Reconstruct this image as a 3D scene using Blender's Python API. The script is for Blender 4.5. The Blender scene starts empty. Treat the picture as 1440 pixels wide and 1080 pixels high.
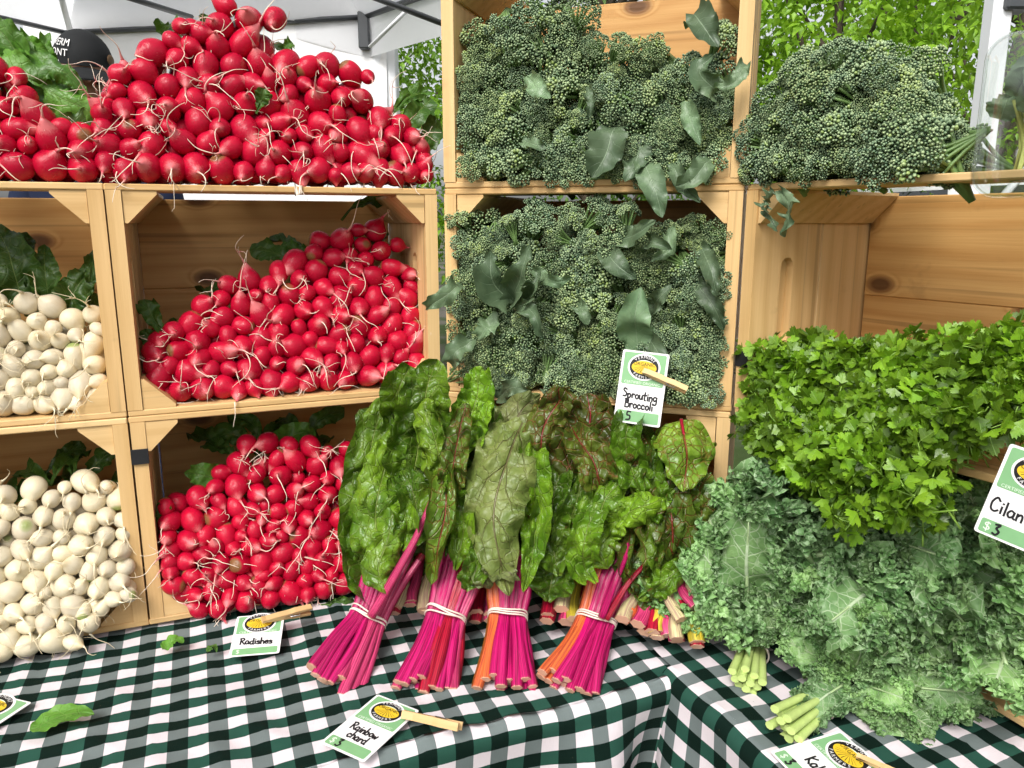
import bpy, bmesh, math, random
import numpy as np
from mathutils import Vector, Matrix, geometry

sc = bpy.context.scene
COL = sc.collection
R = math.radians

# ------------------------------------------------------------------ camera
PITCH = R(11.85); CZ = 1.3046; F = 1080.0
cd = bpy.data.cameras.new('camera'); cam = bpy.data.objects.new('camera', cd); COL.objects.link(cam)
cd.sensor_width = 36; cd.lens = 27.0; cd.clip_start = .02; cd.clip_end = 2000
cam.location = (0, 0, CZ); cam.rotation_euler = (R(90) - PITCH, 0, 0)
sc.camera = cam

# ------------------------------------------------------------------ sky, sun, exposure
SUN_EL, SUN_AZ = R(47), R(200)      # azimuth measured from +Y clockwise: behind the viewer, a little to the left
w = bpy.data.worlds.new('World'); sc.world = w; w.use_nodes = True
nt = w.node_tree; nt.nodes.clear()
sky = nt.nodes.new('ShaderNodeTexSky'); sky.sky_type = 'NISHITA'; sky.sun_disc = False
sky.sun_elevation = SUN_EL; sky.sun_rotation = SUN_AZ; sky.air_density = 1.0; sky.dust_density = 4.0; sky.ozone_density = 1.0
hs = nt.nodes.new('ShaderNodeHueSaturation'); hs.inputs['Saturation'].default_value = .18
bg = nt.nodes.new('ShaderNodeBackground'); bg.inputs['Strength'].default_value = .11
wo = nt.nodes.new('ShaderNodeOutputWorld')
nt.links.new(sky.outputs[0], hs.inputs['Color']); nt.links.new(hs.outputs[0], bg.inputs[0]); nt.links.new(bg.outputs[0], wo.inputs[0])
sd = bpy.data.lights.new('sun', 'SUN'); sd.energy = 1.6; sd.angle = R(22); sd.color = (1, .97, .92)
sun = bpy.data.objects.new('sun', sd); COL.objects.link(sun)
_d = Vector((math.sin(SUN_AZ) * math.cos(SUN_EL), math.cos(SUN_AZ) * math.cos(SUN_EL), math.sin(SUN_EL)))
sun.location = _d * 20; sun.rotation_euler = _d.to_track_quat('Z', 'Y').to_euler()
sc.view_settings.view_transform = 'Standard'; sc.view_settings.look = 'None'
sc.view_settings.exposure = 0.85; sc.view_settings.gamma = 1
sc.cycles.use_denoising = True; sc.cycles.use_adaptive_sampling = True; sc.cycles.adaptive_threshold = .025
try: sc.cycles.denoiser = 'OPENIMAGEDENOISE'
except Exception: pass
sc.cycles.max_bounces = 8; sc.cycles.transparent_max_bounces = 12; sc.cycles.caustics_reflective = False; sc.cycles.caustics_refractive = False

# ------------------------------------------------------------------ helpers
rng = random.Random(7); nr = np.random.default_rng(7)
WM = {}
CP, SP = math.cos(PITCH), math.sin(PITCH)
def ray(px, py):
    a = (px - 720) / F; b = -(py - 540) / F
    return Vector((a, CP + b * SP, -SP + b * CP))
def P(px, py, Y):                       # the point at distance Y seen at a pixel of the photograph
    d = ray(px, py); d = d * (Y / d.y); return Vector((d.x, d.y, d.z + CZ))
def PZ(px, py, z):
    d = ray(px, py); d = d * ((z - CZ) / d.z); return Vector((d.x, d.y, z))
def link(o, parent, M):
    COL.objects.link(o)
    if parent is not None:
        o.parent = parent; o.matrix_parent_inverse = WM[parent.name].inverted()
    o.matrix_basis = M; WM[o.name] = M.copy()
def tag(o, label, cat, group=None, kind=None):
    if label: o['label'] = label
    if cat: o['category'] = cat
    if group: o['group'] = group
    if kind: o['kind'] = kind
    return o
def thing(name, label, cat, M=None, group=None):
    o = bpy.data.objects.new(name, None); o.empty_display_size = .02
    if M is None: M = Matrix.Identity(4)
    if isinstance(M, Vector): M = Matrix.Translation(M)
    link(o, None, M); return tag(o, label, cat, group)
def add(name, me, parent=None, M=None, mat=None, color=None):
    if mat is not None and len(me.materials) == 0: me.materials.append(mat)
    o = bpy.data.objects.new(name, me)
    link(o, parent, M if M is not None else Matrix.Identity(4))
    if color is not None: o.color = (*color, 1)
    return o
class MB:
    def __init__(s): s.v = []; s.f = []; s.uv = []; s.n = 0; s.mi = []
    def put(s, v, f, uv=None, mi=0):
        v = np.asarray(v, float); k = s.n; s.v.append(v); s.n += len(v)
        s.uv.append(np.zeros((len(v), 2)) if uv is None else np.asarray(uv, float))
        s.f += [tuple(i + k for i in q) for q in f]; s.mi += [mi] * len(f)
        return s
    def mesh(s, name, smooth=True, mats=()):
        me = bpy.data.meshes.new(name)
        V = np.concatenate(s.v) if s.v else np.zeros((0, 3))
        me.from_pydata(V.tolist(), [], s.f); UV = np.concatenate(s.uv)
        l = me.uv_layers.new(name='uv'); li = np.empty(len(me.loops), np.int32); me.loops.foreach_get('vertex_index', li)
        l.data.foreach_set('uv', UV[li].astype(np.float32).ravel())
        if smooth: me.polygons.foreach_set('use_smooth', [True] * len(me.polygons))
        if mats:
            for m in mats: me.materials.append(m)
            me.polygons.foreach_set('material_index', s.mi)
        me.update(); return me
def grid_faces(nu, nv, closed=False):
    f = []
    for j in range(nv):
        for i in range(nu if not closed else nu):
            a = j * (nu + (0 if closed else 1)) + i
            if closed:
                b = j * nu + (i + 1) % nu; f.append((a, b, b + nu, a + nu))
            else: f.append((a, a + 1, a + nu + 2, a + nu + 1))
    return f
def frames(pts):
    pts = np.asarray(pts, float); t = np.gradient(pts, axis=0); t /= np.linalg.norm(t, axis=1)[:, None] + 1e-12
    ref = np.array([0, 0, 1.]) if abs(t[0][2]) < .9 else np.array([1., 0, 0])
    n = np.cross(t[0], ref); n /= np.linalg.norm(n); N = []
    for k in range(len(t)):
        n = n - t[k] * n.dot(t[k]); n /= np.linalg.norm(n) + 1e-12; N.append(n)
    N = np.array(N); return t, N, np.cross(t, N)
def tube(mb, pts, rad, seg=6, flat=1.0, cap=True, mi=0, rib=0., hard=False):
    pts = np.asarray(pts, float); n = len(pts); rad = np.broadcast_to(np.asarray(rad, float), (n,))
    t, N, B = frames(pts); a = np.arange(seg) * 2 * math.pi / seg
    rb_ = (1 + rib * np.where(np.arange(seg) % 2 == 0, 1, -1))[None, :, None]
    V = pts[:, None] + rb_ * rad[:, None, None] * (np.cos(a)[None, :, None] * N[:, None] + flat * np.sin(a)[None, :, None] * B[:, None])
    uv = np.stack(np.broadcast_arrays((np.arange(seg) / seg)[None, :], np.linspace(0, 1, n)[:, None]), -1)
    f = grid_faces(seg, n - 1, True)
    if cap and hard:
        m0 = mb.n; e0, e1 = V[0], V[-1]; mb.put(e0, [tuple(range(seg))[::-1]], np.zeros((seg, 2)), mi); mb.put(e1, [tuple(range(seg))], np.ones((seg, 2)), mi)
    elif cap: f = f + [tuple(range(seg))[::-1], tuple((n - 1) * seg + i for i in range(seg))]
    mb.put(V.reshape(-1, 3), f, uv.reshape(-1, 2), mi)
def catmull(pts, n):
    p = np.asarray(pts, float); p = np.vstack([2 * p[0] - p[1], p, 2 * p[-1] - p[-2]]); m = len(p) - 3
    out = []
    for x in np.linspace(0, m - 1e-6, n):
        i = int(x); u = x - i; a, b, c, d = p[i:i + 4]
        out.append(.5 * (2 * b + (c - a) * u + (2 * a - 5 * b + 4 * c - d) * u * u + (3 * b - a - 3 * c + d) * u ** 3))
    out = np.array(out)
    s = np.concatenate([[0], np.cumsum(np.linalg.norm(np.diff(out, axis=0), axis=1))])
    q = np.linspace(0, s[-1], n); return np.stack([np.interp(q, s, out[:, k]) for k in range(3)], 1)
class Noise:
    def __init__(s, seed, scale, oct=14):
        g = np.random.default_rng(seed); k = g.normal(size=(oct, 3)); s.k = k / np.linalg.norm(k, axis=1)[:, None] * (2 * math.pi * scale * g.uniform(.5, 1.7, oct))[:, None]
        s.p = g.uniform(0, 6.28, oct); s.c = 1 / math.sqrt(oct / 2)
    def __call__(s, p): return np.sin(np.asarray(p) @ s.k.T + s.p).sum(-1) * s.c
_bc = {}
def box_mesh(sx, sy, sz, bev=.0012, mat=None, key=None):
    k = (round(sx, 4), round(sy, 4), round(sz, 4), bev, mat.name if mat else '', key)
    if k in _bc: return _bc[k]
    bm = bmesh.new(); bmesh.ops.create_cube(bm, size=1)
    for v in bm.verts: v.co = Vector((v.co.x * sx, v.co.y * sy, v.co.z * sz))
    if bev: bmesh.ops.bevel(bm, geom=bm.edges[:], offset=bev, segments=1, affect='EDGES', profile=.5)
    me = bpy.data.meshes.new('block'); bm.to_mesh(me); bm.free()
    if mat: me.materials.append(mat)
    _bc[k] = me; return me
def basis(o, x, y, z):
    M = Matrix.Identity(4)
    for i, c in enumerate((x, y, z)): M[0][i], M[1][i], M[2][i] = c.x, c.y, c.z
    M.translation = o; return M
def ortho(o, up, side):                 # z axis = up, x axis near side
    z = up.normalized(); x = (side - z * side.dot(z)).normalized(); return basis(o, x, z.cross(x), z)
_fc = {}
def font_mesh(text, size):
    if text not in _fc:
        c = bpy.data.curves.new('t', 'FONT'); c.body = text; c.size = 1.; c.align_x = 'CENTER'; c.align_y = 'CENTER'; c.resolution_u = 2
        o = bpy.data.objects.new('t', c); COL.objects.link(o); dg = bpy.context.evaluated_depsgraph_get(); me = bpy.data.meshes.new_from_object(o.evaluated_get(dg))
        v = np.empty(len(me.vertices) * 3); me.vertices.foreach_get('co', v); f = [tuple(p.vertices) for p in me.polygons]
        bpy.data.objects.remove(o); bpy.data.curves.remove(c); bpy.data.meshes.remove(me); _fc[text] = (v.reshape(-1, 3), f)
    v, f = _fc[text]; return v * size, f
for _t in ['ORGANIC', 'CERTIFIED ORGANIC', '$', 'VERM', 'ONT', 'FL'] + list('VERMONTFARMERS'): font_mesh(_t, 1.)     # glyph outlines, made while the scene is still empty
ORD = ['first', 'second', 'third', 'fourth', 'fifth', 'sixth', 'seventh', 'eighth', 'ninth', 'tenth']

# ------------------------------------------------------------------ materials
class NT:
    def __init__(s, name):
        s.m = bpy.data.materials.new(name); s.m.use_nodes = True; s.t = s.m.node_tree; s.t.nodes.clear()
        s.out = s.t.nodes.new('ShaderNodeOutputMaterial')
    def n(s, ty, **kw):
        x = s.t.nodes.new('ShaderNode' + ty)
        for k, v in kw.items():
            if k in x.bl_rna.properties: setattr(x, k, v)
            else: s.set(x.inputs[k.replace('_', ' ')], v)
        return x
    def set(s, sock, v):
        if hasattr(v, 'is_output'): s.t.links.new(v, sock)
        elif hasattr(v, 'outputs'): s.t.links.new(v.outputs[0], sock)
        else:
            if sock.type == 'RGBA' and len(v) == 3: v = (*v, 1)
            sock.default_value = v
    def math(s, op, a, b=None, c=None, clamp=False):
        x = s.t.nodes.new('ShaderNodeMath'); x.operation = op; x.use_clamp = clamp; s.set(x.inputs[0], a)
        if b is not None: s.set(x.inputs[1], b)
        if c is not None: s.set(x.inputs[2], c)
        return x.outputs[0]
    def mix(s, fac, a, b, blend='MIX'):
        x = s.t.nodes.new('ShaderNodeMix'); x.data_type = 'RGBA'; x.blend_type = blend
        s.set(x.inputs[0], fac); s.set(x.inputs[6], a); s.set(x.inputs[7], b); return x.outputs[2]
    def ramp(s, fac, stops, mode='LINEAR'):
        x = s.t.nodes.new('ShaderNodeValToRGB'); x.color_ramp.interpolation = mode; e = x.color_ramp.elements
        while len(e) < len(stops): e.new(.5)
        for el, (p, c) in zip(e, stops): el.position = p; el.color = (*c, 1) if len(c) == 3 else c
        s.set(x.inputs[0], fac); return x.outputs[0]
    def sm(s, x, a, b):                  # smoothstep
        n = s.t.nodes.new('ShaderNodeMapRange'); n.interpolation_type = 'SMOOTHSTEP'; s.set(n.inputs[0], x); n.inputs[1].default_value = a; n.inputs[2].default_value = b; return n.outputs[0]
    def vec(s, v, scale=(1, 1, 1), off=None):
        x = s.t.nodes.new('ShaderNodeVectorMath'); x.operation = 'MULTIPLY'; s.set(x.inputs[0], v); x.inputs[1].default_value = scale
        if off is not None:
            y = s.t.nodes.new('ShaderNodeVectorMath'); y.operation = 'ADD'; s.set(y.inputs[0], x.outputs[0]); s.set(y.inputs[1], off); return y.outputs[0]
        return x.outputs[0]
    def noise(s, v, scale, detail=3, rough=.5, dist=0):
        x = s.n('TexNoise'); s.set(x.inputs['Vector'], v); s.set(x.inputs['Scale'], scale); x.inputs['Detail'].default_value = detail; x.inputs['Roughness'].default_value = rough; x.inputs['Distortion'].default_value = dist; return x.outputs[0]
    def vor(s, v, scale, feature='F1', out='Distance'):
        x = s.n('TexVoronoi', feature=feature); s.set(x.inputs['Vector'], v); s.set(x.inputs['Scale'], scale); return x.outputs[out]
    def bump(s, h, strength=.3, dist=.002):
        x = s.n('Bump'); s.set(x.inputs['Height'], h); x.inputs['Strength'].default_value = strength; x.inputs['Distance'].default_value = dist; return x.outputs[0]
    def bsdf(s, color, rough=.5, normal=None, spec=.5, trans=0, tcol=None, **kw):
        b = s.n('BsdfPrincipled'); s.set(b.inputs['Base Color'], color); s.set(b.inputs['Roughness'], rough); b.inputs['Specular IOR Level'].default_value = spec
        for k, v in kw.items(): s.set(b.inputs[k.replace('_', ' ')], v)
        if normal is not None: s.set(b.inputs['Normal'], normal)
        o = b.outputs[0]
        if trans:
            t = s.n('BsdfTranslucent'); s.set(t.inputs[0], tcol if tcol is not None else color)
            if normal is not None: s.set(t.inputs['Normal'], normal)
            m = s.n('MixShader'); m.inputs[0].default_value = trans; s.t.links.new(o, m.inputs[1]); s.t.links.new(t.outputs[0], m.inputs[2]); o = m.outputs[0]
        s.t.links.new(o, s.out.inputs[0]); return s.m
    @property
    def obj(s): return s.n('TexCoord').outputs['Object']
    @property
    def uv(s): return s.n('TexCoord').outputs['UV']
    @property
    def rand(s): return s.n('ObjectInfo').outputs['Random']
    @property
    def ocol(s): return s.n('ObjectInfo').outputs['Color']
    def sep(s, v):
        x = s.n('SeparateXYZ'); s.set(x.inputs[0], v); return x.outputs

def plain(name, col, rough=.5, spec=.4, nscale=None, namt=.25, bump=0, **kw):
    t = NT(name); c = col; nrm = None
    if nscale:
        n = t.noise(t.obj, nscale, 4, .6); c = t.mix(n, tuple(x * (1 - namt) for x in col), tuple(min(1, x * (1 + namt)) for x in col))
        if bump: nrm = t.bump(n, .4, bump)
    return t.bsdf(c, rough, nrm, spec, **kw)

def wood_mat(name, light, dark, knotc, knots=True):
    t = NT(name); r = t.rand; off = t.n('CombineXYZ', X=t.math('MULTIPLY', r, 31.), Y=t.math('MULTIPLY', r, 57.), Z=t.math('MULTIPLY', r, 13.)).outputs[0]
    p = t.vec(t.obj, (1, 1, 1), off)
    kx = t.n('TexVoronoi', voronoi_dimensions='2D'); t.set(kx.inputs['Vector'], t.vec(p, (4.2, 7.2, 1))); kx.inputs['Scale'].default_value = 1.; kd = kx.outputs['Distance']
    kv = t.sm(kd, .16, .02)
    warp = t.noise(t.vec(p, (2, 9, 9)), 1.0, 2)
    s = t.sep(p)
    yy = t.math('ADD', t.math('ADD', t.math('MULTIPLY', s[1], 62.), t.math('MULTIPLY', s[2], 40.)), t.math('MULTIPLY', warp, 5.))
    if knots: yy = t.math('ADD', yy, t.math('MULTIPLY', kv, 5.))
    ring = t.math('SINE', t.math('MULTIPLY', yy, 3.6)); ring = t.math('POWER', t.math('MULTIPLY_ADD', ring, .5, .5), 1.6)
    fine = t.noise(t.vec(p, (7, 300, 300)), 1.0, 3, .6); broad = t.noise(t.vec(p, (2.4, 20, 20)), 1.0, 3)
    f = t.math('ADD', t.math('MULTIPLY', ring, .24), t.math('ADD', t.math('MULTIPLY', fine, .42), t.math('MULTIPLY', broad, .62)))
    c = t.ramp(f, [(.25, light), (.95, dark)])
    c = t.mix(t.math('MULTIPLY', r, .5), c, t.mix(1, c, (.80, .66, .5), 'MULTIPLY'))
    if knots:
        core = t.sm(kd, .070, .045); rim = t.sm(kd, .115, .065)
        c = t.mix(t.math('MULTIPLY', rim, .75), c, knotc); c = t.mix(t.math('MULTIPLY', core, .55), c, tuple(x * .4 for x in knotc))
    streak = t.sm(t.noise(t.vec(p, (1.6, 95, 95)), 1.0, 2, .5), .60, .74); c = t.mix(t.math('MULTIPLY', streak, .5), c, tuple(x * .45 for x in dark))
    stain = t.sm(t.noise(p, 14, 4, .65), .62, .78); c = t.mix(t.math('MULTIPLY', stain, .28), c, tuple(x * .35 for x in dark))
    return t.bsdf(c, t.math('MULTIPLY_ADD', fine, .25, .42), t.bump(t.math('ADD', fine, t.math('MULTIPLY', ring, .4)), .35, .0008), .35)
M_WOOD = wood_mat('pine_wood', (.74, .465, .185), (.50, .255, .075), (.13, .045, .014))
M_WOODE = wood_mat('pine_edge_wood', (.80, .57, .29), (.58, .37, .15), (.2, .08, .03), False)

def radish_mat(name, a, b, tip, stem, sc_=.15):
    t = NT(name); z = t.sep(t.obj)[2]; r = t.rand
    n = t.noise(t.vec(t.obj, (1, 1, .45)), 3.2, 4, .6); st = t.noise(t.vec(t.obj, (9, 9, 1.2)), 1.2, 3, .6)
    c = t.mix(n, a, b); c = t.mix(t.math('MULTIPLY', r, .55), c, t.mix(1, c, (.62, .6, .72), 'MULTIPLY'))
    c = t.mix(t.math('MULTIPLY', t.sm(t.math('ADD', z, t.math('MULTIPLY', st, .5)), 1.22, 1.7), .7), c, tip)
    scar = t.sm(t.noise(t.vec(t.obj, (2.2, 2.2, 7)), 2.6, 3, .7), .66, .74)
    c = t.mix(t.math('MULTIPLY', scar, sc_), c, tip)
    c = t.mix(t.sm(z, -.78, -1.0), c, stem)
    b2 = t.bump(t.math('ADD', t.noise(t.vec(t.obj, (1, 1, 5)), 4, 4, .6), t.math('MULTIPLY', scar, .4)), .16, .05)
    return t.bsdf(c, t.math('MULTIPLY_ADD', n, .3, .08), b2, .30)
M_RAD = radish_mat('radish_skin', (.60, .005, .040), (.38, .003, .019), (.72, .22, .22), (.22, .10, .04))
M_TUR = radish_mat('turnip_skin', (.80, .73, .54), (.68, .58, .37), (.60, .48, .28), (.30, .36, .12), .6)
def root_mat(name, a, b):
    t = NT(name); v = t.sep(t.uv)[1]; c = t.ramp(v, [(0, a), (.16, tuple((x + y) / 2 for x, y in zip(a, b))), (.34, b), (1, tuple(x * .85 for x in b))])
    return t.bsdf(c, .5, None, .3)
M_RROOT = root_mat('radish_root', (.55, .02, .06), (.84, .72, .58)); M_TROOT = root_mat('turnip_root', (.76, .70, .52), (.70, .60, .40))

def leaf_mat(name, a, b, vein, nlat=9, slope=2.2, vw=.05, vstr=.7, net=0, netstr=.3, rough=.38, trans=.22, tcol=None, bumps=.5, bdist=.004, bscale=30, midw=.035, spec=.45, holes=False):
    t = NT(name); s = t.sep(t.uv); u, v = s[0], s[1]; au = t.math('ABSOLUTE', u)
    p = t.obj; wn = t.noise(p, 24, 2)
    n = t.noise(p, 17, 4, .6)
    lat = t.math('FRACT', t.math('ADD', t.math('SUBTRACT', t.math('MULTIPLY', v, float(nlat)), t.math('MULTIPLY', au, slope)), t.math('MULTIPLY', wn, .9)))
    ld = t.math('ABSOLUTE', t.math('SUBTRACT', lat, .5))
    lv = t.math('MULTIPLY', t.sm(ld, .5 * vw * 2, 0.), t.sm(au, 1., .1))
    mid = t.sm(au, midw, midw * .35)
    vv = t.math('MAXIMUM', t.math('MULTIPLY', lv, .8), mid)
    if net:
        e = t.vor(t.vec(p, (1, 1, 1), t.vec(t.n('CombineXYZ', X=wn, Y=wn, Z=wn).outputs[0], (.02, .02, .02))), float(net), 'DISTANCE_TO_EDGE'); ne = t.sm(e, .07, .0)
        vv = t.math('MAXIMUM', vv, t.math('MULTIPLY', ne, netstr))
    base = t.mix(t.sm(n, .3, .7), a, b)
    base = t.mix(1, base, t.ocol, 'MULTIPLY')
    c = t.mix(t.math('MULTIPLY', vv, vstr), base, vein)
    h = t.math('SUBTRACT', t.noise(p, bscale, 3, .5), t.math('MULTIPLY', vv, .28))
    return t.bsdf(c, t.math('MULTIPLY_ADD', n, .22, rough - .1), t.bump(h, bumps, bdist), spec, trans, tcol=t.mix(1, c, (1.3, 1.25, .55), 'MULTIPLY'))
M_CHARD = leaf_mat('chard_leaf', (.050, .115, .008), (.145, .250, .016), (.26, .30, .08), 6, 1.6, .045, .5, 60, .45, .34, .13, bumps=1., bdist=.007, bscale=44)
M_CHARDR = leaf_mat('red_veined_chard_leaf', (.060, .11, .013), (.145, .215, .024), (.22, .012, .02), 5, 1.5, .05, .8, 60, .5, .34, .12, bumps=1., bdist=.007, bscale=44, midw=.05)
M_CHARDB = leaf_mat('chard_leaf_underside', (.12, .17, .045), (.23, .26, .09), (.12, .06, .04), 5, 1.6, .05, .6, 60, .3, .42, .12, bumps=1., bdist=.007, bscale=34)
M_BLEAF = leaf_mat('broccoli_leaf', (.070, .118, .060), (.125, .185, .098), (.30, .40, .26), 7, 1.6, .04, .6, 0, 0, .42, .12, bumps=.6, bdist=.004, bscale=40, midw=.04)
M_RLEAF = leaf_mat('radish_leaf', (.04, .11, .012), (.075, .17, .02), (.20, .28, .08), 8, 2.0, .05, .5, 60, .3, .42, .2, bumps=.7, bdist=.005, bscale=50)
M_KALE = leaf_mat('kale_leaf', (.105, .24, .072), (.275, .455, .17), (.52, .62, .42), 6, 1.3, .06, .8, 90, .45, .45, .12, bumps=.7, bdist=.003, bscale=90, midw=.05)
M_CIL = leaf_mat('cilantro_leaf', (.105, .245, .012), (.26, .45, .028), (.24, .42, .08), 3, .6, .04, .4, 0, 0, .36, .25, bumps=.4, bdist=.002, bscale=80)
M_TREE = leaf_mat('tree_leaf', (.13, .27, .018), (.24, .42, .035), (.26, .45, .08), 3, 1, .05, .3, 0, 0, .45, .35, bumps=.1)

def bud_mat():
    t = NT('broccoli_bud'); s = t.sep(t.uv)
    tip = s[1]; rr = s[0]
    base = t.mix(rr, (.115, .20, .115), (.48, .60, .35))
    c = t.mix(t.sm(tip, .45, 1.0), t.mix(1, base, (.20, .27, .26), 'MULTIPLY'), base)  # bud bases darkened, painting in the shaded gaps between clusters
    c = t.mix(t.math('MULTIPLY', t.sm(rr, .80, .97), .7), c, (.22, .32, .07))
    c = t.mix(t.math('MULTIPLY', t.rand, .5), c, t.mix(1, c, (1.35, 1.2, .7), 'MULTIPLY'))
    return t.bsdf(c, .45, None, .4)
M_BUD = bud_mat()
M_BSTEM = plain('broccoli_stem', (.15, .25, .08), .45, .4, 40, .3)
M_KSTEM = plain('kale_stem', (.46, .58, .19), .4, .4, 60, .25)
M_CSTEM = plain('cilantro_stem', (.22, .38, .06), .4, .4, 60, .25)
M_BAND = plain('rubber_band', (.75, .64, .55), .5, .4)
def stalk_mat(name, a, b, cut):
    t = NT(name); s = t.sep(t.uv); st = t.noise(t.n('CombineXYZ', X=t.math('MULTIPLY', s[0], 14.), Y=t.math('MULTIPLY', s[1], .7), Z=t.math('MULTIPLY', t.rand, 40.)).outputs[0], 2.2, 3, .6)
    c = t.mix(t.sm(st, .38, .62), a, tuple(x * .55 for x in b))
    c = t.mix(t.sm(t.math('ADD', s[1], t.math('MULTIPLY', st, .02)), .022, .008), c, cut)
    return t.bsdf(c, .32, t.bump(st, .5, .002), .5)
CUT = (.62, .36, .24)
M_STK = [stalk_mat('magenta_chard_stalk', (.56, .006, .14), (.40, .004, .085), CUT), stalk_mat('pink_chard_stalk', (.64, .055, .17), (.46, .02, .11), CUT),
         stalk_mat('orange_chard_stalk', (.72, .16, .035), (.66, .10, .05), CUT), stalk_mat('golden_chard_stalk', (.78, .30, .012), (.70, .22, .012), CUT),
         stalk_mat('crimson_chard_stalk', (.42, .006, .03), (.28, .004, .025), CUT), stalk_mat('pale_chard_stalk', (.62, .56, .28), (.66, .42, .30), CUT), stalk_mat('yellow_chard_stalk', (.62, .46, .04), (.5, .42, .05), CUT)]
M_BLACKTAPE = plain('black_tape', (.012, .012, .014), .55, .4, 60, .4)
M_WHITE = plain('card_white', (.80, .78, .77), .45, .4, 60, .05)
M_CGREEN = plain('card_green', (.20, .40, .19), .42, .4, 70, .12)
M_INK = plain('black_ink', (.012, .011, .013), .5, .3)
M_YEL = plain('emblem_yellow', (.72, .48, .03), .5, .3)
M_EGRN = plain('emblem_green', (.20, .28, .02), .5, .3)
M_PRINT = plain('white_print', (.66, .74, .62), .5, .3)
M_PIN = wood_mat('clothespin_wood', (.74, .53, .28), (.58, .38, .17), (.2, .1, .04), False)
M_STEEL = plain('steel_wire', (.45, .45, .46), .3, .5, Metallic=1.0)

def cloth_mat():
    t = NT('gingham_cotton'); s = t.sep(t.uv)
    fu = t.math('FRACT', s[0]); fv = t.math('FRACT', s[1])
    cu = t.math('LESS_THAN', fu, .5); cv = t.math('LESS_THAN', fv, .5)
    light = t.mix(cu, (.72, .645, .672), (.155, .185, .182)); dark = t.mix(cu, (.022, .076, .054), (.0035, .013, .009))
    c = t.mix(cv, light, dark)
    wv = t.math('MULTIPLY', t.math('SINE', t.math('MULTIPLY', s[0], 6.283 * 38)), t.math('SINE', t.math('MULTIPLY', s[1], 6.283 * 38)))
    n = t.noise(t.uv, 3.0, 4, .6); c = t.mix(t.math('MULTIPLY', n, .25), c, t.mix(1, c, (.7, .7, .7), 'MULTIPLY'))
    sl = t.noise(t.vec(t.uv, (60, 4, 1)), 1., 2); c = t.mix(t.math('MULTIPLY', t.sm(sl, .45, .75), .22), c, t.mix(1, c, (.72, .74, .74), 'MULTIPLY'))
    spk = t.sm(t.noise(t.uv, 9.0, 2, .4), .76, .79); c = t.mix(t.math('MULTIPLY', spk, .5), c, (.08, .07, .04))
    return t.bsdf(c, .8, t.bump(t.math('ADD', t.math('MULTIPLY', wv, .4), t.math('MULTIPLY', n, 2.)), .3, .0012), .08)
M_CLOTH = cloth_mat()
#SPLIT
# ------------------------------------------------------------------ setting: ground, tables, cloths
ZT = .75; HC = .30; DC = .24
def ground_mat():
    t = NT('grass_and_gravel'); n = t.noise(t.obj, .6, 5, .6); f = t.noise(t.obj, 40, 3, .6)
    c = t.mix(t.sm(n, .42, .58), (.05, .085, .02), (.17, .155, .13)); c = t.mix(f, t.mix(1, c, (.5, .5, .5), 'MULTIPLY'), c)
    return t.bsdf(c, .9, t.bump(f, .6, .02), .2)
mb = MB(); g = 60; xs = np.linspace(-1, 1, g + 1); xs = np.sign(xs) * np.abs(xs) ** 3 * 400
X, Y = np.meshgrid(xs, xs); Z = np.where(np.hypot(X, Y) > 14, Noise(3, .01)(np.stack([X, Y, 0 * X], -1)) * .3, 0)
mb.put(np.stack([X, Y, Z], -1).reshape(-1, 3), grid_faces(g, g)); gr = add('ground', mb.mesh('ground'), None, None, ground_mat()); gr['kind'] = 'structure'

def dirv(deg): return Vector((math.cos(R(deg)), math.sin(R(deg)), 0))
K = Vector((.205, .868, 0))
E1, E2 = dirv(22), dirv(112)
D1 = dirv(-67); B1v = dirv(23)
M_PLASTIC = plain('table_plastic', (.62, .62, .60), .5, .4, 30, .08)
def table(name, label, o, ex, ey, x0, x1, y0, y1):
    t = thing(name, label, 'table', Matrix.Translation(o))
    rz = math.atan2(ex.y, ex.x); c = o + ex * ((x0 + x1) / 2) + ey * ((y0 + y1) / 2)
    Mr = Matrix.Rotation(rz, 4, 'Z')
    add('table_top', box_mesh(x1 - x0, y1 - y0, .03, .004), t, Matrix.Translation(c + Vector((0, 0, ZT - .0215))) @ Mr, M_PLASTIC)
    for a in (x0 + .08, x1 - .08):
        for b in (y0 + .08, y1 - .08):
            q = o + ex * a + ey * b; m = MB(); tube(m, [(q.x, q.y, 0), (q.x, q.y, ZT - .036)], .014, 8); add('leg', m.mesh('leg'), t, None, M_STEEL)
table('folding_table', 'folding table under the checked cloth on the left', K, E1, E2, -1.25, -.006, .006, .62)
table('folding_table', 'folding table under the checked cloth on the right', K, D1, B1v, -.45, .75, .006, .62)

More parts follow.
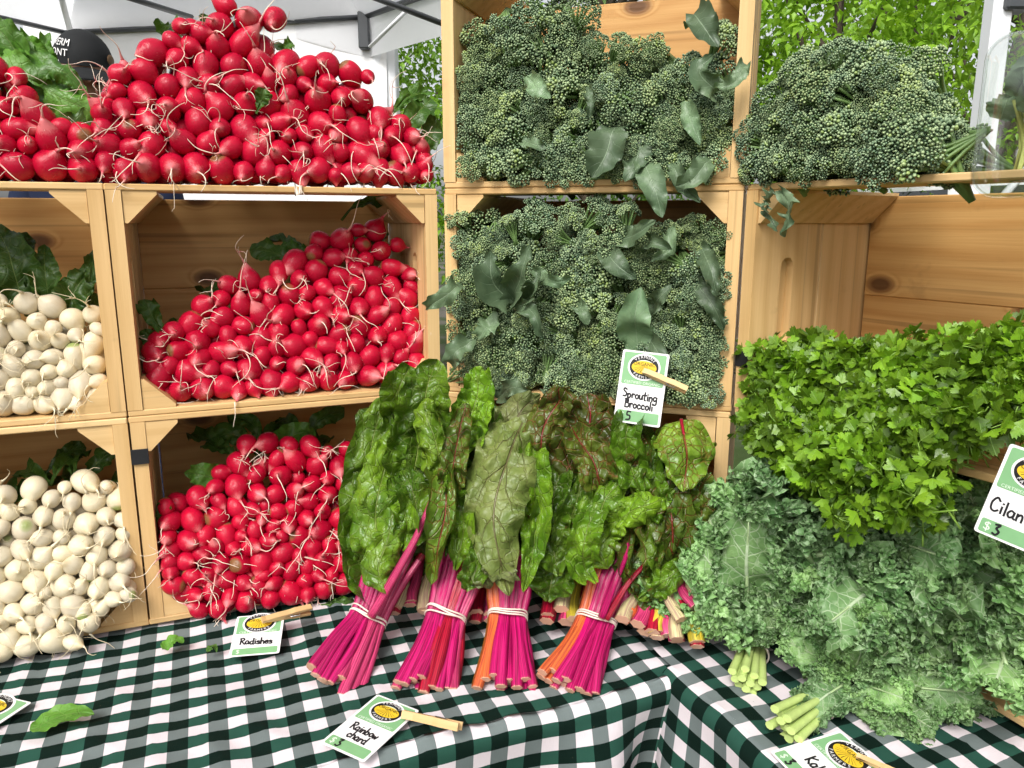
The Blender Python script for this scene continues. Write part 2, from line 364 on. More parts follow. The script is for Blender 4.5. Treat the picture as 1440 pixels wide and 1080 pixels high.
n1, n2, n3 = Noise(11, 2.2), Noise(12, 7), Noise(13, 22)
def wrinkle(p):
    q = n2(p * np.array([1, 1, 1])); r = n1(p)
    return .0016 * r + .0016 * (1 - np.abs(q) * 1.6).clip(-1, 1) ** 3 + .0005 * n3(p)
def uvphase(o, e1, e2, white, pu, pv):
    d = Vector((white[0], white[1], 0)) - o; return .75 - d.dot(e1) / pu, .75 - d.dot(e2) / pv
def cloth_left():
    pu, pv = .0418, .0392; fu, fv = uvphase(K, E1, E2, (-.565, .845), pu, pv)
    us = np.arange(-1.30, .035, .0055); vs = np.concatenate([np.arange(.66, .0, -.0055), np.arange(0, -.44, -.0055)])
    U, V = np.meshgrid(us, vs); rad = .016
    arc = np.clip(-V, 0, None); ang = np.clip(arc / rad, 0, math.pi / 2)
    out = np.where(arc < rad * math.pi / 2, rad * np.sin(ang), rad); drop = np.where(arc < rad * math.pi / 2, rad * (1 - np.cos(ang)), rad + arc - rad * math.pi / 2)
    fold = np.clip(drop - .02, 0, None)
    near = np.exp(-((U + .02) / .16) ** 2)
    wob = np.sin(U * 30 + 1.2 * np.sin(U * 11)) * (.05 + .12 * near) * fold ** .9 * 1.6 + n1(np.stack([U, V * 0, V * 0], -1)) * .03 * fold
    out = out + wob + .015 * fold
    top = np.stack([U, V, 0 * U], -1)
    h = wrinkle(top) * np.clip(1 - drop / .05, .3, 1)
    edgew = .004 * np.sin(U * 17) * np.exp(-(V / .06) ** 2)
    p = np.array(K)[None, None] + np.array(E1) * U[..., None] + np.array(E2) * (np.where(V > 0, V, 0) - out)[..., None]
    p[..., 2] = ZT - drop + h + edgew - .002 * (U > -.0)
    m = MB(); m.put(p.reshape(-1, 3), grid_faces(len(us) - 1, len(vs) - 1), np.stack([U / pu + fu, V / pv + fv], -1).reshape(-1, 2))
    o = add('tablecloth', m.mesh('tablecloth'), None, None, M_CLOTH); tag(o, 'green and white checked tablecloth under the radishes and chard', 'tablecloth')
cloth_left()
def cloth_right():
    pu = pv = .043; fu, fv = uvphase(K, D1, B1v, (.266, .845), pu, pv)
    m = MB(); rad = .016
    as_ = np.arange(-.46, .78, .0055); bs = np.arange(0, .66, .0055)
    A, Bv = np.meshgrid(as_, bs)
    def put(A, Bv, na, nb, hang=False):
        arc = np.clip(-Bv, 0, None); ang = np.clip(arc / rad, 0, math.pi / 2)
        out = np.where(arc < rad * math.pi / 2, rad * np.sin(ang), rad); drop = np.where(arc < rad * math.pi / 2, rad * (1 - np.cos(ang)), rad + arc - rad * math.pi / 2)
        fold = np.clip(drop - .015, 0, None)
        out = out + np.sin(A * 34 + .6) * .1 * fold + .02 * fold * np.sin(A * 13)
        h = wrinkle(np.stack([A + 3, Bv, 0 * A], -1)) * np.clip(1 - drop / .05, .3, 1) + .004 * np.exp(-(Bv / .03) ** 2) * np.sin(A * 15) ** 2
        p = np.array(K)[None, None] + np.array(D1) * A[..., None] + np.array(B1v) * (np.where(Bv > 0, Bv, 0) - out)[..., None]
        p[..., 2] = ZT + .007 - drop + h
        m.put(p.reshape(-1, 3), grid_faces(na, nb), np.stack([A / pu + fu, Bv / pv + fv], -1).reshape(-1, 2))
    put(A, Bv, len(as_) - 1, len(bs) - 1)
    a2 = np.arange(-.01, .78, .0055); b2 = np.arange(-.0, -.44, -.0055); A, Bv = np.meshgrid(a2, b2); put(A, Bv, len(a2) - 1, len(b2) - 1)
    o = add('tablecloth', m.mesh('tablecloth'), None, None, M_CLOTH); tag(o, 'green and white checked tablecloth under the curly kale', 'tablecloth')
cloth_right()

# ------------------------------------------------------------------ crates
class Stack:
    def __init__(s, o, u): s.o = Vector((o[0], o[1], 0)); s.u = u; s.n = Vector((-u.y, u.x, 0)); s.rz = math.atan2(u.y, u.x)
    def w(s, x, y, z): return s.o + s.u * x + s.n * y + Vector((0, 0, z))
    def loc(s, p): d = Vector((p.x, p.y, 0)) - s.o; return d.dot(s.u), d.dot(s.n), p.z
    def hit(s, px, py, y=0.):
        d = ray(px, py); c = Vector((0, 0, CZ)); t = (y - (c - s.o).dot(s.n)) / d.dot(s.n); return s.loc(c + d * t)
WA = .4297
SA = Stack((-.5066, .9826), dirv(22)); SL = Stack(SA.o - SA.u * (WA + .001), dirv(22))
WB = .4160; SB = Stack((-.098, 1.142), dirv(-18.45))
WCc = .43; SC = Stack((.2995, 1.0085), dirv(-59.2))
SD = Stack((.455, 1.015), dirv(-68))
def slot_mesh(L, Wd, T, sx0, sx1, r):
    outer = [Vector((-L / 2, -Wd / 2, 0)), Vector((L / 2, -Wd / 2, 0)), Vector((L / 2, Wd / 2, 0)), Vector((-L / 2, Wd / 2, 0))]
    hole = [Vector((sx1 + r * math.sin(a), -r * math.cos(a), 0)) for a in np.linspace(0, math.pi, 7)] + [Vector((sx0 - r * math.sin(a), r * math.cos(a), 0)) for a in np.linspace(0, math.pi, 7)]
    tri = geometry.tessellate_polygon([outer, hole]); pts = outer + hole; n = len(pts)
    v = [(p.x, p.y, T / 2) for p in pts] + [(p.x, p.y, -T / 2) for p in pts]; f = []
    for a, b, c in tri:
        up = (pts[b] - pts[a]).cross(pts[c] - pts[a]).z > 0
        q = (a, b, c) if up else (a, c, b); f += [q, tuple(i + n for i in q[::-1])]
    for i in range(4): j = (i + 1) % 4; f.append((i, i + n, j + n, j))
    k = len(hole)
    for i in range(k): j = (i + 1) % k; f.append((4 + i, 4 + j, 4 + j + n, 4 + i + n))
    m = MB(); m.put(v, f); return m.mesh('slotted_plank', False)
_slot = slot_mesh(HC - .0165, .128, .018, -.045, .045, .012); _slot.materials.append(M_WOODE)
def tri_mesh(leg, D):
    c = leg; b = .004
    pr = [(0, 0), (c, 0), (c, b), (b, c), (0, c)]
    v = [(x, 0, z) for x, z in pr] + [(x, D, z) for x, z in pr]; n = 5
    f = [tuple(range(n)), tuple(range(2 * n - 1, n - 1, -1))] + [(i, i + n, (i + 1) % n + n, (i + 1) % n) for i in range(n)]
    m = MB(); m.put(v, f); me = m.mesh('corner_post', False); me.materials.append(M_WOODE); return me
_tri = tri_mesh(.040, DC - .014)
def crate(st, W, row, label, x0=0., zoff=0., tape=None):
    z0 = ZT + HC * row + .0035 + zoff
    M0 = Matrix.Translation(st.w(x0, 0, z0)) @ Matrix.Rotation(st.rz, 4, 'Z')
    c = thing('wooden_crate', label, 'crate', M0, 'wooden crates stacked on their sides')
    H = HC - .0006; te, ts = .018, .0085
    def pl(L, Wd, T, at, ax, name, mat=M_WOOD, me=None):
        # ax: local axes of the plank's length and width
        X = Vector(ax[0]); Yv = Vector(ax[1]); Zv = X.cross(Yv)
        j = Vector((rng.uniform(-.0007, .0007), rng.uniform(-.001, .001), rng.uniform(-.0002, .0002)))
        add(name, me or box_mesh(L, Wd, T, .0014, mat), c, M0 @ basis(Vector(at) + j, X, Yv, Zv))
    zm = H / 2; hz = H - 2 * ts - .0004
    for xx in (te / 2 + .0006, W - te / 2 - .0006):
        pl(hz, .128, te, (xx, .0645, zm), ((0, 0, 1), (0, 1, 0)), 'end_plank', M_WOODE, _slot)
        so = -1 if xx < W / 2 else 1
        pl(.118, .030, .005, (xx + so * .0045, .0645, zm), ((0, 0, 1), (0, 1, 0)), 'grip_backing', M_WOODE)
        pl(hz, DC - .1305, te, (xx, .1297 + (DC - .1305) / 2, zm), ((0, 0, 1), (0, 1, 0)), 'end_plank', M_WOODE)
    bw = W - 2 * te - .004; h1 = H * .47; h2 = H - .022 - h1
    pl(bw, h1, .010, (W / 2, DC - .006, .0095 + h1 / 2), ((1, 0, 0), (0, 0, 1)), 'back_plank')
    pl(bw, h2, .010, (W / 2, DC - .0075, .0092 + h1 + h2 / 2), ((1, 0, 0), (0, 0, 1)), 'back_plank')
    pl(W, .078, ts, (W / 2, .0395, H - ts / 2), ((1, 0, 0), (0, 1, 0)), 'top_slat', M_WOODE)
    for k, yy in enumerate((.0395, .121, .2015)): pl(W, .077, ts, (W / 2, yy, ts / 2), ((1, 0, 0), (0, 1, 0)), 'bottom_slat', M_WOODE)
    for sx in (1, -1):
        for sz in (1, -1):
            o = Vector((te + .0012 if sx > 0 else W - te - .0012, .0025, ts + .0003 if sz > 0 else H - ts - .0003))
            add('corner_post', _tri, c, M0 @ Matrix.Translation(o) @ Matrix.Diagonal((sx, 1, sz, 1)))
    if tape:
        for (xx, zz) in tape:
            add('tape', box_mesh(.0215, .0012, .021, .0004, M_BLACKTAPE), c, M0 @ Matrix.Translation((xx, -.0016, zz)))
    return c
crate(SL, WA, 0, 'wooden crate on the cloth holding white turnips, lower left corner')
crate(SL, WA, 1, 'wooden crate of white turnips in the middle row at the left edge')
crate(SA, WA, 0, 'wooden crate on the cloth behind the lowest red radishes, black tape on its upright', tape=[(.0095, .245)])
crate(SA, WA, 1, 'middle row wooden crate half full of red radishes')
crate(SB, WB, 0, 'dark wooden crate on the table hidden behind the chard leaves')
crate(SB, WB, 1, 'wooden crate packed with sprouting broccoli above the chard')
crate(SB, WB, 2, 'topmost wooden crate, full of broccoli, rising above all others')
crate(SC, WCc, 1, 'angled wooden crate with bare knotty back board above the cilantro', tape=[(.0095, .075)])
crate(SD, WCc, 0, 'wooden crate on the right table behind the kale', zoff=.007)
#SPLIT
# ------------------------------------------------------------------ radishes and turnips
def lathe_radish(seed):
    g = np.random.default_rng(seed); seg, n = 22, 15
    th = np.linspace(0, math.pi, n); el = g.uniform(.92, 1.35); z = -np.cos(th) * el; r = np.sin(th) ** g.uniform(.86, 1.0)
    z = np.where(z < 0, z * .86, z)
    tl = g.uniform(.15, .55); k = np.clip((th - 2.25) / (math.pi - 2.25), 0, 1); z = z + tl * k ** 2; r = r * (1 - .25 * k) + .09 * k ** 3
    a = np.arange(seg) * 2 * math.pi / seg
    V = np.stack([r[:, None] * np.cos(a), r[:, None] * np.sin(a), np.repeat(z[:, None], seg, 1)], -1)
    V = V * (1 + .035 * Noise(seed + 50, .35)(V)[..., None]); V[..., 0] *= g.uniform(.94, 1.05)
    m = MB(); f = grid_faces(seg, n - 1, True) + [tuple(range(seg))[::-1], tuple((n - 1) * seg + i for i in range(seg))]
    m.put(V.reshape(-1, 3), f); return m.mesh('radish_body'), float(z[-1])
RADM = [lathe_radish(s) for s in range(8)]
def copies(mat):
    out = []
    for me, z in RADM:
        c = me.copy(); c.materials.clear(); c.materials.append(mat); out.append((c, z))
    return out
RAD_RED, RAD_WHITE = copies(M_RAD), copies(M_TUR)
def root_mesh(g, start, d, front, R0, length, hairs):
    def path(p, d, L, n, wig, grav):
        pts = [p.copy()]; d = d.copy()
        cur = g.normal(size=3) * wig
        for i in range(n):
            cur = cur * .75 + g.normal(size=3) * wig
            d = d + cur + np.array([0, 0, -grav]) + front * .05; d /= np.linalg.norm(d); p = p + d * (L / n); pts.append(p.copy())
        return np.array(pts)
    m = MB(); pts = catmull(path(start, d, length, 7, .21, .10), 15); t = np.linspace(0, 1, 15)
    tube(m, pts, R0 * (.034 + .12 * np.exp(-t * 9)) * (1 - t * .8) + .0002, 5)
    for h in range(hairs):
        k = g.integers(1, 8); dd = g.normal(size=3) + d; dd /= np.linalg.norm(dd)
        tube(m, catmull(path(pts[k], dd, length * g.uniform(.25, .6), 5, .3, .08), 9), np.linspace(.0005, .00018, 9), 4)
    return m
def interp_fn(pts):
    xs = np.array([p[0] for p in pts]); ys = np.array([p[1] for p in pts]); o = np.argsort(xs); xs, ys = xs[o], ys[o]
    return lambda x: np.interp(x, xs, ys)
def pack(N, rlo, rhi, u0, u1, zb, ztop, wf, thick, seed, it=260):
    g = np.random.default_rng(seed); r = g.uniform(rlo, rhi, N) * np.where(g.random(N) < .15, .78, 1)
    u = g.uniform(u0, u1, N * 6); z = g.uniform(0, 1, N * 6)
    zt = ztop(u); zz = zb(u) + z * np.max(zt - zb(u)); ok = zz < zt; u, zz = u[ok][:N], zz[ok][:N]; N = len(u); r = r[:N]
    p = np.stack([u, zz, wf(u, zz) + g.uniform(0, thick, N)], 1)
    for k in range(it):
        d = p[:, None] - p[None]; L = np.linalg.norm(d, axis=2) + 1e-9; ov = (r[:, None] + r[None]) * .97 - L; np.fill_diagonal(ov, 0)
        ov = np.clip(ov, 0, None); p = p + (d / L[..., None] * ov[..., None]).sum(1) * .32
        p[:, 1] -= .0003; p[:, 2] -= .0006
        p[:, 0] = np.clip(p[:, 0], u0 + r, u1 - r); lo = zb(p[:, 0]) + r; hi = np.maximum(ztop(p[:, 0]) - r * .9, lo)
        p[:, 1] = np.clip(p[:, 1], lo, hi); f = wf(p[:, 0], p[:, 1]) + r; p[:, 2] = np.clip(p[:, 2], f, f + thick)
    return p, r
def leaf_grid(spine, width, nrm, nu=14, nv=30, prof=None, fold=0., ruffle=0., rf=5, pucker=0., pscale=30, seed=0, edge=2.5, tipcurl=0., crumple=0.):
    g = np.random.default_rng(seed); S = catmull(spine, nv + 1); T = np.gradient(S, axis=0); T /= np.linalg.norm(T, axis=1)[:, None]
    nrm = np.asarray(nrm, float)
    if nrm.ndim == 1: nrm = np.repeat(nrm[None], nv + 1, 0)
    else: nrm = np.stack([np.interp(np.linspace(0, 1, nv + 1), np.linspace(0, 1, len(nrm)), nrm[:, k]) for k in range(3)], 1)
    N = nrm - T * (nrm * T).sum(1)[:, None]; N /= np.linalg.norm(N, axis=1)[:, None] + 1e-9; B = np.cross(T, N)
    v = np.linspace(0, 1, nv + 1); s = np.linspace(-1, 1, nu + 1)
    hw = width * (prof(v) if prof else np.sin(math.pi * v ** .8) ** .75)
    ss, vv = np.meshgrid(s, v); lat = ss * hw[:, None]
    a = fold * np.abs(ss)
    edgew = 1 + .045 * np.sin(rf * 6.28 * vv * 1.7 + g.uniform(0, 6)) * np.abs(ss) ** 3
    V = S[:, None] + B[:, None] * (lat * np.cos(a) * edgew)[..., None] + N[:, None] * (np.abs(lat) * np.sin(a))[..., None]
    ph = g.uniform(0, 6.28, 2)
    rz = np.sin(6.28 * rf * vv + np.where(ss > 0, ph[0], ph[1]) + 1.1 * np.sin(vv * 9 + ph[0])) + .5 * np.sin(6.28 * rf * 2.3 * vv + ph[1] + ss * 2)
    h = ruffle * np.abs(ss) ** edge * rz * np.clip(hw / (width * .5), 0, 1)[:, None]
    if pucker: h = h + pucker * (np.abs(Noise(seed + 9, pscale)(V)) - .5) * np.clip(np.abs(ss) * 5, 0, 1)
    if crumple: h = h + crumple * (Noise(seed + 21, 7)(V) + .6 * Noise(seed + 22, 15)(V)) * np.clip(np.minimum(vv * 4, 1), 0, 1)
    V = V + N[:, None] * h[..., None]
    return V.reshape(-1, 3), grid_faces(nu, nv), np.stack([ss, vv], -1).reshape(-1, 2), S
PROF_OVAL = lambda v: np.sin(math.pi * np.clip(v, 0, 1) ** .75) ** .7 * .98 + .02
PROF_RAD = lambda v: (.10 + .9 * np.clip((v - .18) / .82, 0, 1) ** .8) * (1 - np.clip(v, 0, 1) ** 7) ** .6 * (1 + .10 * np.sin(v * 26))
PROF_CHARD = lambda v: np.clip(np.minimum(.12 + (v / .22) ** 1.2, 1.0 - .22 * v), 0, 1) * np.sqrt(np.clip(1 - v ** 5, 0, 1)) + .015
def leaf_obj(name, parent, spine, width, nrm, mat, color=(1, 1, 1), **kw):
    V, f, uv, S = leaf_grid([tuple(p) for p in spine], width, nrm, **kw); o = Vector(S[0])
    m = MB(); m.put(V - S[0], f, uv); return add(name, m.mesh(name), parent, Matrix.Translation(o), mat, color), S
def pile(st, kind, where, N, rlo, rhi, outline, bottom, wf, thick, seed, cell=(.088, .08), front_only=False, back=(.12, .08), group=None, umax=None, ledge=None):
    """outline / bottom: pixels of the heap's top and foot, read on the crate's front plane"""
    g = np.random.default_rng(seed); red = kind == 'radish'
    top = [st.hit(x, y, wf(0, 0) + .02) for x, y in outline]; bot = [st.hit(x, y, wf(0, 0) + .02) for x, y in bottom]
    zt = interp_fn([(a, c) for a, b, c in top]); zb = interp_fn([(a, c) for a, b, c in bot])
    if ledge is not None:
        z0 = zb; zb = lambda u: np.maximum(z0(u), ledge)
    u0 = min(min(t[0] for t in top), min(b[0] for b in bot)); u1 = max(max(t[0] for t in top), max(b[0] for b in bot))
    p, r = pack(N, rlo, rhi, u0, u1, zb, zt, lambda u, z: wf(u, z - ZT) if False else wf(u, z) + 0 * u, thick, seed)
    zmin = p[:, 1].min(); rows = {}
    for i in range(len(p)):
        a = int((p[i, 1] - zmin) / cell[1]); rows.setdefault(a, []).append(i)
    cells = []
    for a in sorted(rows):
        ids = sorted(rows[a], key=lambda i: p[i, 0])
        if len(ids) < 4 and cells: cells[-1][-1] += ids; continue
        span = p[ids[-1], 0] - p[ids[0], 0]; k = max(1, min(round(span / cell[0]), len(ids) // 4)); cells.append([list(c) for c in np.array_split(np.array(ids), k)])
    meshes = RAD_RED if red else RAD_WHITE; word = 'red radishes' if red else 'white turnips'
    nrow = len(cells); fr = -np.array(st.n)
    for ri, row in enumerate(cells):
        rn = 'bottom row' if ri == 0 else ('top row' if ri == nrow - 1 else ['', 'second row up', 'third row up', 'fourth row up'][ri]) 
        for ci, ids in enumerate(row):
            cn = 'only one' if len(row) == 1 else ('leftmost' if ci == 0 else 'rightmost' if ci == len(row) - 1 else ORD[ci] + ' from left')
            ctr = st.w(*[float(x) for x in (p[ids][:, 0].mean(), p[ids][:, 2].mean(), 0)]); ctr.z = float(p[ids][:, 1].min())
            t = thing(kind + '_bunch', f'bunch of {word} {where}, {cn} in {rn}', kind + ' bunch', ctr, group or f'bunches of {word}')
            for i in ids:
                c = st.w(float(p[i, 0]), float(p[i, 2]), float(p[i, 1]))
                d = fr * g.uniform(.35, 1.1) + g.normal(size=3) * .62 + np.array([0, 0, -.12]); d /= np.linalg.norm(d)
                me, tz = meshes[g.integers(len(meshes))]; rr = float(r[i])
                M = ortho(c, Vector(d), Vector(g.normal(size=3))) @ Matrix.Diagonal((rr, rr, rr, 1))
                o = add(kind, me, t, M)
                tip = np.array(c) + d * rr * (tz - .06)
                rm = root_mesh(g, tip, d, fr, rr, rr * g.uniform(1.3, 4.2), int(g.choice([0, 0, 1, 1, 2, 3, 5])))
                for k in range(len(rm.v)):
                    q = rm.v[k]
                    if ledge is not None:
                        lw = (q - np.array(st.o)) @ np.array(st.n); q[:, 2] = np.where((lw > -.003) & (q[:, 2] < ledge), ledge + .0006, q[:, 2])
                    rm.v[k] = q - tip
                add('root', rm.mesh('root'), o, Matrix.Translation(Vector(tip)), M_RROOT if red else M_TROOT)
            for k in range(3):                       # greens, behind the roots
                b = st.w(float(np.mean(p[ids][:, 0])) + g.uniform(-.02, .02), float(np.max(p[ids][:, 2])) + .012, float(np.mean(p[ids][:, 1])))
                dy = back[0] * g.uniform(.6, 1.); dz = back[1] * g.uniform(-.1, 1.); du = g.uniform(-.05, .05)
                sp = [b, b + st.n * dy * .4 + st.u * du * .4 + Vector((0, 0, dz * .7)), b + st.n * dy * .8 + st.u * du + Vector((0, 0, dz)), b + st.n * dy + st.u * du * 1.3 + Vector((0, 0, dz * .7))]
                leaf_obj('leaf', t, sp, .022, tuple(Vector((0, 0, 1)) - st.n * .6), M_RLEAF, (.8, .8, .8), nu=8, nv=16, prof=PROF_RAD, fold=.3, ruffle=.004, rf=4, pucker=.004, seed=int(g.integers(1e6)))
    return p, r
wf_top = lambda u, z: .002 + np.clip(z - 1.36, 0, 1) * .28
Z2 = ZT + 2 * HC + .0035
pile(SA, 'radish', 'on the tallest heap', 300, .0128, .0205,
     [(135, 160), (150, 110), (165, 82), (190, 50), (225, 42), (245, 30), (262, -8), (300, -25), (360, -22), (398, -5), (405, 60), (425, 75), (450, 58), (480, 75), (522, 85), (530, 145), (565, 155), (590, 190), (608, 225)],
     [(135, 257), (608, 258)], wf_top, .075, 21, ledge=Z2, back=(.12, .05))
pile(SL, 'radish', 'on the low heap top left', 92, .0128, .0205,
     [(-190, 100), (-60, 70), (-20, 70), (22, 82), (34, 130), (70, 165), (100, 165), (134, 190)], [(-190, 257), (134, 257)], wf_top, .06, 22, ledge=Z2, back=(.10, .05))
wf_mid = lambda u, z: .006 + np.clip(z - 1.06, 0, 1) * .34
pile(SA, 'radish', 'heaped in the middle crate', 255, .0118, .0190,
     [(205, 495), (225, 462), (262, 452), (280, 425), (300, 402), (330, 388), (385, 378), (425, 352), (455, 335), (475, 300), (520, 286), (556, 298), (572, 335), (590, 390), (600, 440)],
     [(205, 570), (600, 540)], wf_mid, .06, 23, ledge=ZT + HC + .0125, back=(.08, .05))
wf_low = lambda u, z: -.035 + np.clip(z - .76, 0, 1) * .36
pile(SA, 'radish', 'in the lowest heap', 230, .0115, .0182,
     [(228, 720), (245, 705), (300, 700), (322, 650), (338, 625), (360, 610), (400, 612), (450, 620), (485, 620), (505, 640), (530, 660)],
     [(225, 800), (250, 850), (290, 872), (420, 862), (530, 840)], wf_low, .07, 24, ledge=ZT + .006, back=(.09, .04))
pile(SL, 'turnip', 'in the middle left crate', 150, .0110, .0170,
     [(-200, 410), (20, 405), (60, 405), (100, 425), (130, 430), (142, 445)], [(-200, 615), (142, 590)], lambda u, z: .004 + np.clip(z - 1.06, 0, 1) * .3, .045, 25, ledge=ZT + HC + .0125, cell=(.1, .09), back=(.10, .06))
pile(SL, 'turnip', 'in the lowest left crate', 235, .0108, .0168,
     [(-200, 660), (0, 690), (20, 680), (35, 655), (60, 645), (120, 645), (140, 670), (160, 705), (180, 760), (188, 800)],
     [(-200, 960), (0, 945), (60, 930), (110, 910), (150, 860), (188, 850)], lambda u, z: -.05 + np.clip(z - .76, 0, 1) * .36, .06, 26, ledge=ZT + .006, cell=(.1, .09), back=(.10, .05))
#SPLIT
# ------------------------------------------------------------------ sprouting broccoli
def bud_unit():
    seg = 6; rings = [(0, .25), (.3, .9), (.65, 1.0), (.92, .55)]; v = []; uvt = []
    for z, r in rings:
        for i in range(seg): a = 6.283 * i / seg; v.append((r * math.cos(a), r * math.sin(a), z)); uvt.append(z)
    v.append((0, 0, 1.03)); uvt.append(1.0); f = grid_faces(seg, 3, True) + [(3 * seg + i, 3 * seg + (i + 1) % seg, 4 * seg) for i in range(seg)]
    return np.array(v), f, np.array(uvt)
BV, BF, BT = bud_unit()
def dirs_cap(n, amax, g):
    k = np.arange(n) + .5; ca = 1 - k / n * (1 - math.cos(amax)); a = np.arccos(ca); ph = k * 2.39996 + g.uniform(0, 6)
    a = a + g.normal(size=n) * .05; return np.stack([np.sin(a) * np.cos(ph), np.sin(a) * np.sin(ph), np.cos(a)], 1)
def rotz_to(d):
    d = d / np.linalg.norm(d); x = np.cross([0, 1, .3], d); x /= np.linalg.norm(x); return np.stack([x, np.cross(d, x), d], 1)
def floret_mesh(seed, Rd, nsub, amax, loose):
    g = np.random.default_rng(seed); m = MB(); base = np.array([0, 0, -.045])
    for d in dirs_cap(nsub, amax, g):
        c = d * Rd * g.uniform(.86, 1.22) * np.array([1, 1, .8]) + np.array([0, 0, .0])
        dd = d * .8 + np.array([0, 0, .5]) + g.normal(size=3) * .15; dd /= np.linalg.norm(dd); Rm = rotz_to(dd); sr = g.uniform(.0046, .0068) * loose
        tube(m, catmull([base, base * .4 + c * .45, c], 5), np.linspace(.0028, .0016, 5), 5, mi=1)
        nb = int(g.integers(26, 38)); young = g.random() < .22
        for b in dirs_cap(nb, 1.5, g):
            bl = g.uniform(.0026, .0042) * (1.25 if young else 1); br = bl * g.uniform(.30, .40)
            bd = b * .9 + np.array([0, 0, .55]) + g.normal(size=3) * .15; Rb = Rm @ rotz_to(bd)
            pos = c + Rm @ (b * sr * g.uniform(.75, 1.1))
            V = (BV * np.array([br, br, bl])) @ Rb.T + pos
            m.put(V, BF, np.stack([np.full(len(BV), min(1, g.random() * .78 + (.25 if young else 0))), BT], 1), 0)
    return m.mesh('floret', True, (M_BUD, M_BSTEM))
FLO = [floret_mesh(s, rd, n, am, lo) for s, rd, n, am, lo in ((1, .019, 13, 1.25, 1), (2, .022, 16, 1.2, 1), (3, .017, 10, 1.3, 1.1), (4, .024, 18, 1.1, 1), (5, .020, 12, 1.45, 1.25), (6, .018, 12, 1.2, 1.05), (7, .021, 11, 1.5, 1.4))]
def broccoli_pile(st, where, N, outline, bottom, wf, thick, seed, cell, ledge, up=.35, clampu=None):
    g = np.random.default_rng(seed)
    top = [st.hit(x, y, .0) for x, y in outline]; bot = [st.hit(x, y, .0) for x, y in bottom]
    zt = interp_fn([(a, c) for a, b, c in top]); z0 = interp_fn([(a, c) for a, b, c in bot]); zb = lambda u: np.maximum(z0(u), ledge)
    u0, u1 = min(t[0] for t in top), max(t[0] for t in top)
    p, r = pack(N, .0145, .026, u0, u1, zb, zt, lambda u, z: wf(u, z) + 0 * u, thick, seed)
    zmin = p[:, 1].min(); rows = {}
    for i in range(len(p)): rows.setdefault(int((p[i, 1] - zmin) / cell[1]), []).append(i)
    cells = []
    for a in sorted(rows):
        ids = sorted(rows[a], key=lambda i: p[i, 0])
        if len(ids) < 4 and cells: cells[-1][-1] += ids; continue
        k = max(1, round((p[ids[-1], 0] - p[ids[0], 0]) / cell[0])); cells.append([list(c) for c in np.array_split(np.array(ids), k) if len(c)])
    roots = []
    for ri, row in enumerate(cells):
        rn = 'bottom row' if ri == 0 else ('top row' if ri == len(cells) - 1 else ['', 'second row up', 'third row up', 'fourth row up'][ri])
        for ci, ids in enumerate(row):
            cn = 'only one' if len(row) == 1 else ('leftmost' if ci == 0 else 'rightmost' if ci == len(row) - 1 else ORD[ci] + ' from left')
            c0 = st.w(float(p[ids][:, 0].mean()), float(p[ids][:, 2].mean()), float(p[ids][:, 1].min()))
            t = thing('broccoli_bunch', f'bunch of sprouting broccoli {where}, {cn} in {rn}', 'broccoli', c0, 'bunches of sprouting broccoli'); roots.append((t, c0))
            tie = st.w(float(p[ids][:, 0].mean()), float(p[ids][:, 2].max()) + (.09 if st is SB else .02), float(p[ids][:, 1].mean()) + (.05 if ledge > 1.34 and st is SB else .01))
            sm = MB()
            for i in ids:
                c = st.w(float(p[i, 0]), float(p[i, 2]), float(p[i, 1]))
                d = -st.n * g.uniform(.7, 1.1) + Vector((0, 0, up)) + Vector(g.normal(size=3)) * .42; d.normalize(); s = float(r[i]) / .0200 * g.uniform(.88, 1.1); c = c + st.n * g.uniform(-.010, .012); d.z = min(d.z, max(.0, (c.z - ledge - .006) / (.045 * s))); d.normalize()
                add('floret', FLO[g.integers(len(FLO))], t, ortho(c, d, Vector(g.normal(size=3))) @ Matrix.Diagonal((s, s, s, 1)))
                q = c - d * .04 * s; tube(sm, catmull([np.array(q - c0), np.array((q + tie) / 2 - c0) + np.array([0, 0, -.006]), np.array(tie - c0)], 7), .0042, 6)
            add('stem', sm.mesh('stem'), t, Matrix.Translation(c0), M_BSTEM)
    return roots
def near(roots, p): return min(roots, key=lambda r: (r[1] - p).length)[0]
def broc_leaf(st, roots, pts, hw, tint=1., fold=.35, tilt=(0, 0, .2), seed=0, ruffle=.008):
    W = [st.w(*[q for q in st.hit(x, y, wv)]) for x, y, wv in pts]
    W = [st.w(*(lambda h: (h[0], h[1], h[2]))(st.hit(x, y, wv))) for x, y, wv in pts]
    nrm = -st.n + Vector(tilt); t = near(roots, W[0])
    leaf_obj('leaf', t, W, hw / F * W[1].y, tuple(nrm), M_BLEAF, (tint, tint, tint), nu=14, nv=24, prof=PROF_OVAL, fold=fold, ruffle=ruffle, rf=2.2, pucker=.0015, pscale=14, seed=seed, crumple=.005)
def fixhit(st, x, y, wv): a = st.hit(x, y, wv); return a
rB1 = broccoli_pile(SB, 'in topmost crate', 150, [(640, 60), (655, 25), (700, 8), (760, -12), (815, -5), (838, 60), (860, 70), (880, 20), (915, 15), (930, 90), (955, 110), (975, 60), (1000, 20), (1040, 50)], [(640, 258), (1040, 262)], lambda u, z: -.012 + np.clip(z - 1.36, 0, 1) * .12, .06, 31, (.13, .10), ZT + 2 * HC + .004)
rB2 = broccoli_pile(SB, 'in crate above the chard', 175, [(628, 290), (640, 274), (880, 276), (900, 330), (935, 335), (955, 280), (1020, 285), (1030, 300)], [(628, 540), (1030, 575)], lambda u, z: -.022 + np.clip(z - 1.06, 0, 1) * .07, .055, 32, (.13, .10), ZT + HC + .004)
